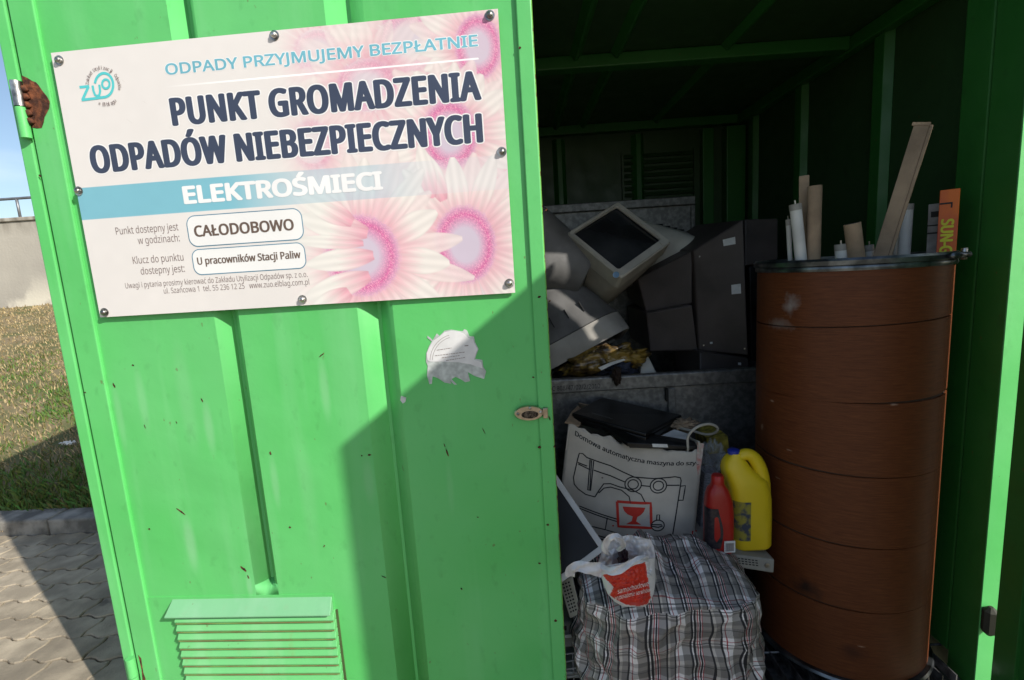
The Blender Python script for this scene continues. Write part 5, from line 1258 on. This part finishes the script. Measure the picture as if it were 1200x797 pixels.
    # rolled zip seam along the front top edge and the loop of a handle
    def strip(pts, hw, nrm_, name):
        V, F = [], []; pts = smoothpts(pts, 8)
        for i, p in enumerate(pts):
            d = (pts[min(i + 1, len(pts) - 1)] - pts[max(i - 1, 0)]).normalized(); s = d.cross(Vector(nrm_)).normalized() * hw
            V += [p + s, p - s]
        for i in range(len(pts) - 1): F.append([2 * i, 2 * i + 1, 2 * i + 3, 2 * i + 2])
        me = bpy.data.meshes.new(name); base_ = rootloc(root); me.from_pydata([tuple(v - base_) for v in V], [], F); me.materials.append(PLA)
        ul = me.uv_layers.new(name='UVMap')
        for lp_ in me.loops: ul.data[lp_.index].uv = ((lp_.vertex_index % 2) * .3 + .1, (lp_.vertex_index // 2) * .06)
        for p in me.polygons: p.use_smooth = True
        o_ = bpy.data.objects.new(name, me); C.objects.link(o_); o_.parent = root
        so_m = o_.modifiers.new('thickness', 'SOLIDIFY'); so_m.thickness = .003
bag()

# ------------------------------------------------------------------ white and red plastic shopping bag on the checked bag
def plastic_bag():
    c = P(738, 675, Y=1.045); root = thing('shopping_bag', 'crumpled white plastic shopping bag with red printed patch on the checked bag', 'plastic bag', c)
    red = [(267,300),(300,290),(380,262),(455,225),(468,235),(485,330),(496,405),(482,436),(440,447),(380,440),(330,415),(302,395),(320,355),(290,325)]
    poly = [(640 + x / 4.046, 600 + y / 4.046) for x, y in red]
    def inside(x, y):
        r_ = False; j = len(poly) - 1
        for i in range(len(poly)):
            if (poly[i][1] > y) != (poly[j][1] > y) and x < (poly[j][0] - poly[i][0]) * (y - poly[i][1]) / (poly[j][1] - poly[i][1]) + poly[i][0]: r_ = not r_
            j = i
        return r_
    # body: front sheet surface between measured left and right outlines, bulging towards the viewer, with a back sheet behind
    rows = [(624, 724, 752, .02), (632, 714, 762, .03), (640, 708, 766, .04), (650, 704, 768, .06), (662, 700, 767, .08), (672, 704, 768, .085), (684, 707, 768, .085), (696, 712, 766, .075), (705, 720, 762, .05), (711, 730, 756, .02)]
    def edge(y):
        for a, b_ in zip(rows[:-1], rows[1:]):
            if a[0] <= y <= b_[0]: f = (y - a[0]) / (b_[0] - a[0]); return [a[k] + (b_[k] - a[k]) * f for k in (1, 2, 3)]
        return rows[-1][1:]
    for nm, back in (('bag_front', False), ('bag_back', True)):
        nI, nJ = 56, 56; V, F, Cc = [], [], []
        for j in range(nJ + 1):
            f = j / nJ
            for i in range(nI + 1):
                s = i / nI
                yt = 664 - 10 * s if not back else 627 + 16 * abs(s - .5) ** 1.5       # mouth line; back sheet stands higher
                y = yt + (711 - yt) * f; xa, xb, dp = edge(y); x = xa + (xb - xa) * s
                bul = math.sin(math.pi * s) ** .7 * dp * .42
                Y = 1.045 - (bul if not back else -bul * .5) + (.02 if back else 0)
                kk = Vector((x * .045, y * .045, 3 if back else 0))
                wr = noise.noise(kk * 2) * .008 - abs(noise.noise(kk * 4.2 + Vector((2, 1, 0)))) * .010 + noise.noise(kk * 11) * .0018
                e_ = min(1, min(s, 1 - s, 1 - f) * 9); V.append(P(x, y, Y=Y + wr * e_))
                Cc.append((.52, .030, .016) if (not back and inside(x, y)) else (.60, .60, .62))
        for j in range(nJ):
            for i in range(nI): k = j * (nI + 1) + i; F.append([k, k + 1, k + nI + 2, k + nI + 1])
        me = bpy.data.meshes.new(nm); base_ = rootloc(root); me.from_pydata([tuple(v - base_) for v in V], [], F); me.materials.append(BAGM)
        for p in me.polygons: p.use_smooth = True
        ca_ = me.color_attributes.new('Col', 'FLOAT_COLOR', 'POINT'); ca_.data.foreach_set('color', [x for q_ in Cc for x in (*q_, 1)])
        o = bpy.data.objects.new(nm, me); C.objects.link(o); o.parent = root
    def band(name, pts, hws, m, twist=0):
        pts = smoothpts([P(*p[:2], Y=p[2]) for p in pts], 6); V, F = [], []; n = len(pts)
        for i, p in enumerate(pts):
            d = (pts[min(i + 1, n - 1)] - pts[max(i - 1, 0)]).normalized(); nn_ = Vector((0, -1, .25)); s = d.cross(nn_).normalized(); f = i / (n - 1); fi = f * (len(hws) - 1); k = min(int(fi), len(hws) - 2); hw = hws[k] + (hws[k + 1] - hws[k]) * (fi - k)
            for q_ in range(7):
                g_ = q_ / 6 * 2 - 1; V.append(p + s * hw * g_ + nn_ * (.004 * math.sin(g_ * 4 + i * .4) + .004 * noise.noise(Vector((i * .3, g_ * 2, 4)))))
        for i in range(n - 1):
            for q_ in range(6): k = i * 7 + q_; F.append([k, k + 1, k + 8, k + 7])
        return mk(name, V, F, m, root, smooth=True)
    band('handle', ((707, 668, 1.03), (698, 667, 1.02), (688, 665, 1.015), (678, 664, 1.015), (669, 668, 1.02), (668, 676, 1.03)), (.018, .016, .013, .011, .012, .010), BAGW)
    band('handle', ((714, 652, 1.04), (709, 644, 1.02), (711, 634, 1.01), (719, 629, 1.0), (727, 632, 1.0), (730, 640, 1.01), (724, 646, 1.03)), (.005, .007, .008, .008, .007, .006, .004), BAGW)
    band('mouth_edge', ((703, 663, 1.03), (715, 670, 1.0), (728, 666, .99), (742, 659, .99), (754, 655, 1.0), (760, 655, 1.02)), (.007, .009, .008, .006), BAGW)
    crumple_o = crumple('x', None, None, P(730, 655, Y=1.06), (.012, .02, .026), mat('bag_contents', (.035, .012, .018), .5), 31, .5); crumple_o.name = 'dark_contents'
    crumple_o.location = Vector(crumple_o.location) - rootloc(root); crumple_o.parent = root
    a0 = (721.5, 693.5); 
    for s_, p0_, p1_, h in (('samochodowe', (724, 696), (760, 686.5), 5.6), ('wyposażenie serwisów', (720.5, 703.5), (762, 693.5), 5.0)):
        def T(X, Y, p0_=p0_, p1_=p1_):
            x = p0_[0] + X * (p1_[0] - p0_[0]); y = p0_[1] + X * (p1_[1] - p0_[1]) - Y
            s = (x - edge(y)[0]) / (edge(y)[1] - edge(y)[0]); dp = edge(y)[2]; bul = math.sin(math.pi * min(1, max(0, s))) ** .7 * dp * .42
            kk = Vector((x * .045, y * .045, 0)); wr = noise.noise(kk * 2) * .008 - abs(noise.noise(kk * 4.2 + Vector((2, 1, 0)))) * .010 + noise.noise(kk * 11) * .0018
            return P(x, y, Y=1.045 - bul + wr - .0050)
        text('lettering', s_, T, 1.0, h, WHT, root)
BAGM = attr_mat('bag_film', .35, 'Col', spec=.5); BAGW = mat('white_film', (.60, .60, .62), .35, var=.08, vscale=30)
plastic_bag()

# ------------------------------------------------------------------ flat monitor and grey parts just inside the left door
lm = thing('flat_monitor', 'flat screen monitor with silver frame leaning just inside the left door', 'monitor', P(690, 640, Y=1.30))
# frame edge: right long edge from (650,552) to (710,644), lower edge back to (660,690)
ma, mb_, mc = P(646, 548, Y=1.36), P(711, 643, Y=1.22), P(664, 678, Y=1.20)
md = ma + (mc - mb_) * 1.3; mc2 = mb_ + (mc - mb_) * 1.3; ma = ma + (ma - mb_) * .12; md = md + (md - mc2) * .12
q = [ma, mb_, mc2, md]; cen_ = sum(q, Vector()) / 4; nm_ = (mb_ - ma).cross(mc2 - mb_).normalized()
if nm_.y > 0: nm_ = -nm_
def inset(q, d):
    out = []; n = 4
    for i in range(4):
        e1 = (q[(i + 1) % n] - q[i]).normalized(); e2 = (q[i - 1] - q[i]).normalized(); out.append(q[i] + (e1 + e2) * d)
    return out
SIL = mat('silver_plastic', (.62, .62, .62), .35, .0, .06, 8)
q2 = inset(q, .016); V = q + q2 + [p - nm_ * .004 for p in q2] + [p - nm_ * .03 for p in q]
F = [[i, (i + 1) % 4, 4 + (i + 1) % 4, 4 + i] for i in range(4)] + [[4 + i, 4 + (i + 1) % 4, 8 + (i + 1) % 4, 8 + i] for i in range(4)] + [[i, 12 + i, 12 + (i + 1) % 4, (i + 1) % 4] for i in range(4)] + [[12, 13, 14, 15]]
mk('bezel', V, F, SIL, lm, bevel=.0015)
mk('screen', [p - nm_ * .003 for p in q2], [[0, 1, 2, 3]], mat('matt_screen', (.012, .012, .014), .5), lm)
# slotted PC covers below
def cover(label, pxs, vec, cols, rows_, mt, nm='pc_cover'):
    pts = [P(*p[:2], Y=p[2]) for p in pxs]; o = thing(nm, label, 'casing', sum(pts, Vector()) / 4, 'computer parts by the left door')
    mk('casing', *prismg(pts, vec), mt, o, bevel=.002)
    nrm_ = (pts[1] - pts[0]).cross(pts[3] - pts[0]).normalized()
    if nrm_.y > 0: nrm_ = -nrm_
    sl = []
    for c__ in range(cols):
        for r__ in range(rows_):
            s0, t0 = .18 + .64 * c__ / cols, .08 + .84 * r__ / rows_; s1, t1 = s0 + .64 / cols * .55, t0 + .84 / rows_ * .45
            g4 = [(pts[0] * (1 - s) + pts[1] * s) * (1 - t_) + (pts[3] * (1 - s) + pts[2] * s) * t_ + nrm_ * .0002 for s, t_ in ((s0, t0), (s1, t0), (s1, t1), (s0, t1))]
            sl.append(prismg(g4, nrm_ * .0006))
    mk('vent_slots', *merge(sl), INK, o); return o
cover('beige slotted computer cover below the flat monitor', ((655, 682, 1.25), (671, 676, 1.22), (681, 719, 1.20), (668, 725, 1.22)), (.0, .05, 0), 3, 9, BEIGE)
cover('grey slotted computer cover beside the checked bag', ((676, 684, 1.27), (684, 681, 1.25), (692, 752, 1.22), (683, 756, 1.24)), (.0, .05, 0), 2, 10, GREYP)
pcb = thing('grey_box', 'small grey plastic box with a white strip on a wire shelf', 'box', P(670, 745, Y=1.27), 'computer parts by the left door')
mk('casing', *prismg([P(655, 730, Y=1.26), P(683, 728, Y=1.24), P(684, 757, Y=1.22), P(655, 760, Y=1.24)], (0, .1, .0)), GREYP, pcb, bevel=.004)
mk('white_strip', *prismg([P(662, 744.5, Y=1.233), P(680, 742, Y=1.23), P(681, 746.5, Y=1.23), P(662, 748, Y=1.233)], (0, .002, 0)), WHITEP, pcb)
mk('socket', *prismg([P(661, 734, Y=1.246), P(664, 734, Y=1.246), P(664, 739, Y=1.244), P(661, 739, Y=1.244)], (0, .001, 0)), INK, pcb)
ws = thing('wire_rack', 'white wire rack under the small grey box by the left door', 'rack', P(670, 780, Y=1.25))
for k in range(5):
    a_, b_ = P(655, 768 + k * 9, Y=1.24), P(690, 762 + k * 9, Y=1.22); mk('wire', *tubeg([a_ - (b_ - a_) * .6, b_], .0022, 6), WHITEP, ws, smooth=True)
for k in range(3):
    x_ = P(655 + k * 16, 765, Y=1.24); mk('wire_leg', *tubeg([x_, Vector((x_.x, x_.y, FL))], .0025, 6), WHITEP, ws, smooth=True)
mk('tray', *boxg(P(650, 790, Y=1.25).x, P(684, 790, Y=1.25).x, 1.24, 1.34, P(660, 785, Y=1.25).z - .02, P(660, 785, Y=1.25).z), WHITEP, ws, bevel=.002)
print('tris', sum(len(o.data.polygons) for o in bpy.data.objects if o.type == 'MESH'), 'objs', len(bpy.data.objects))
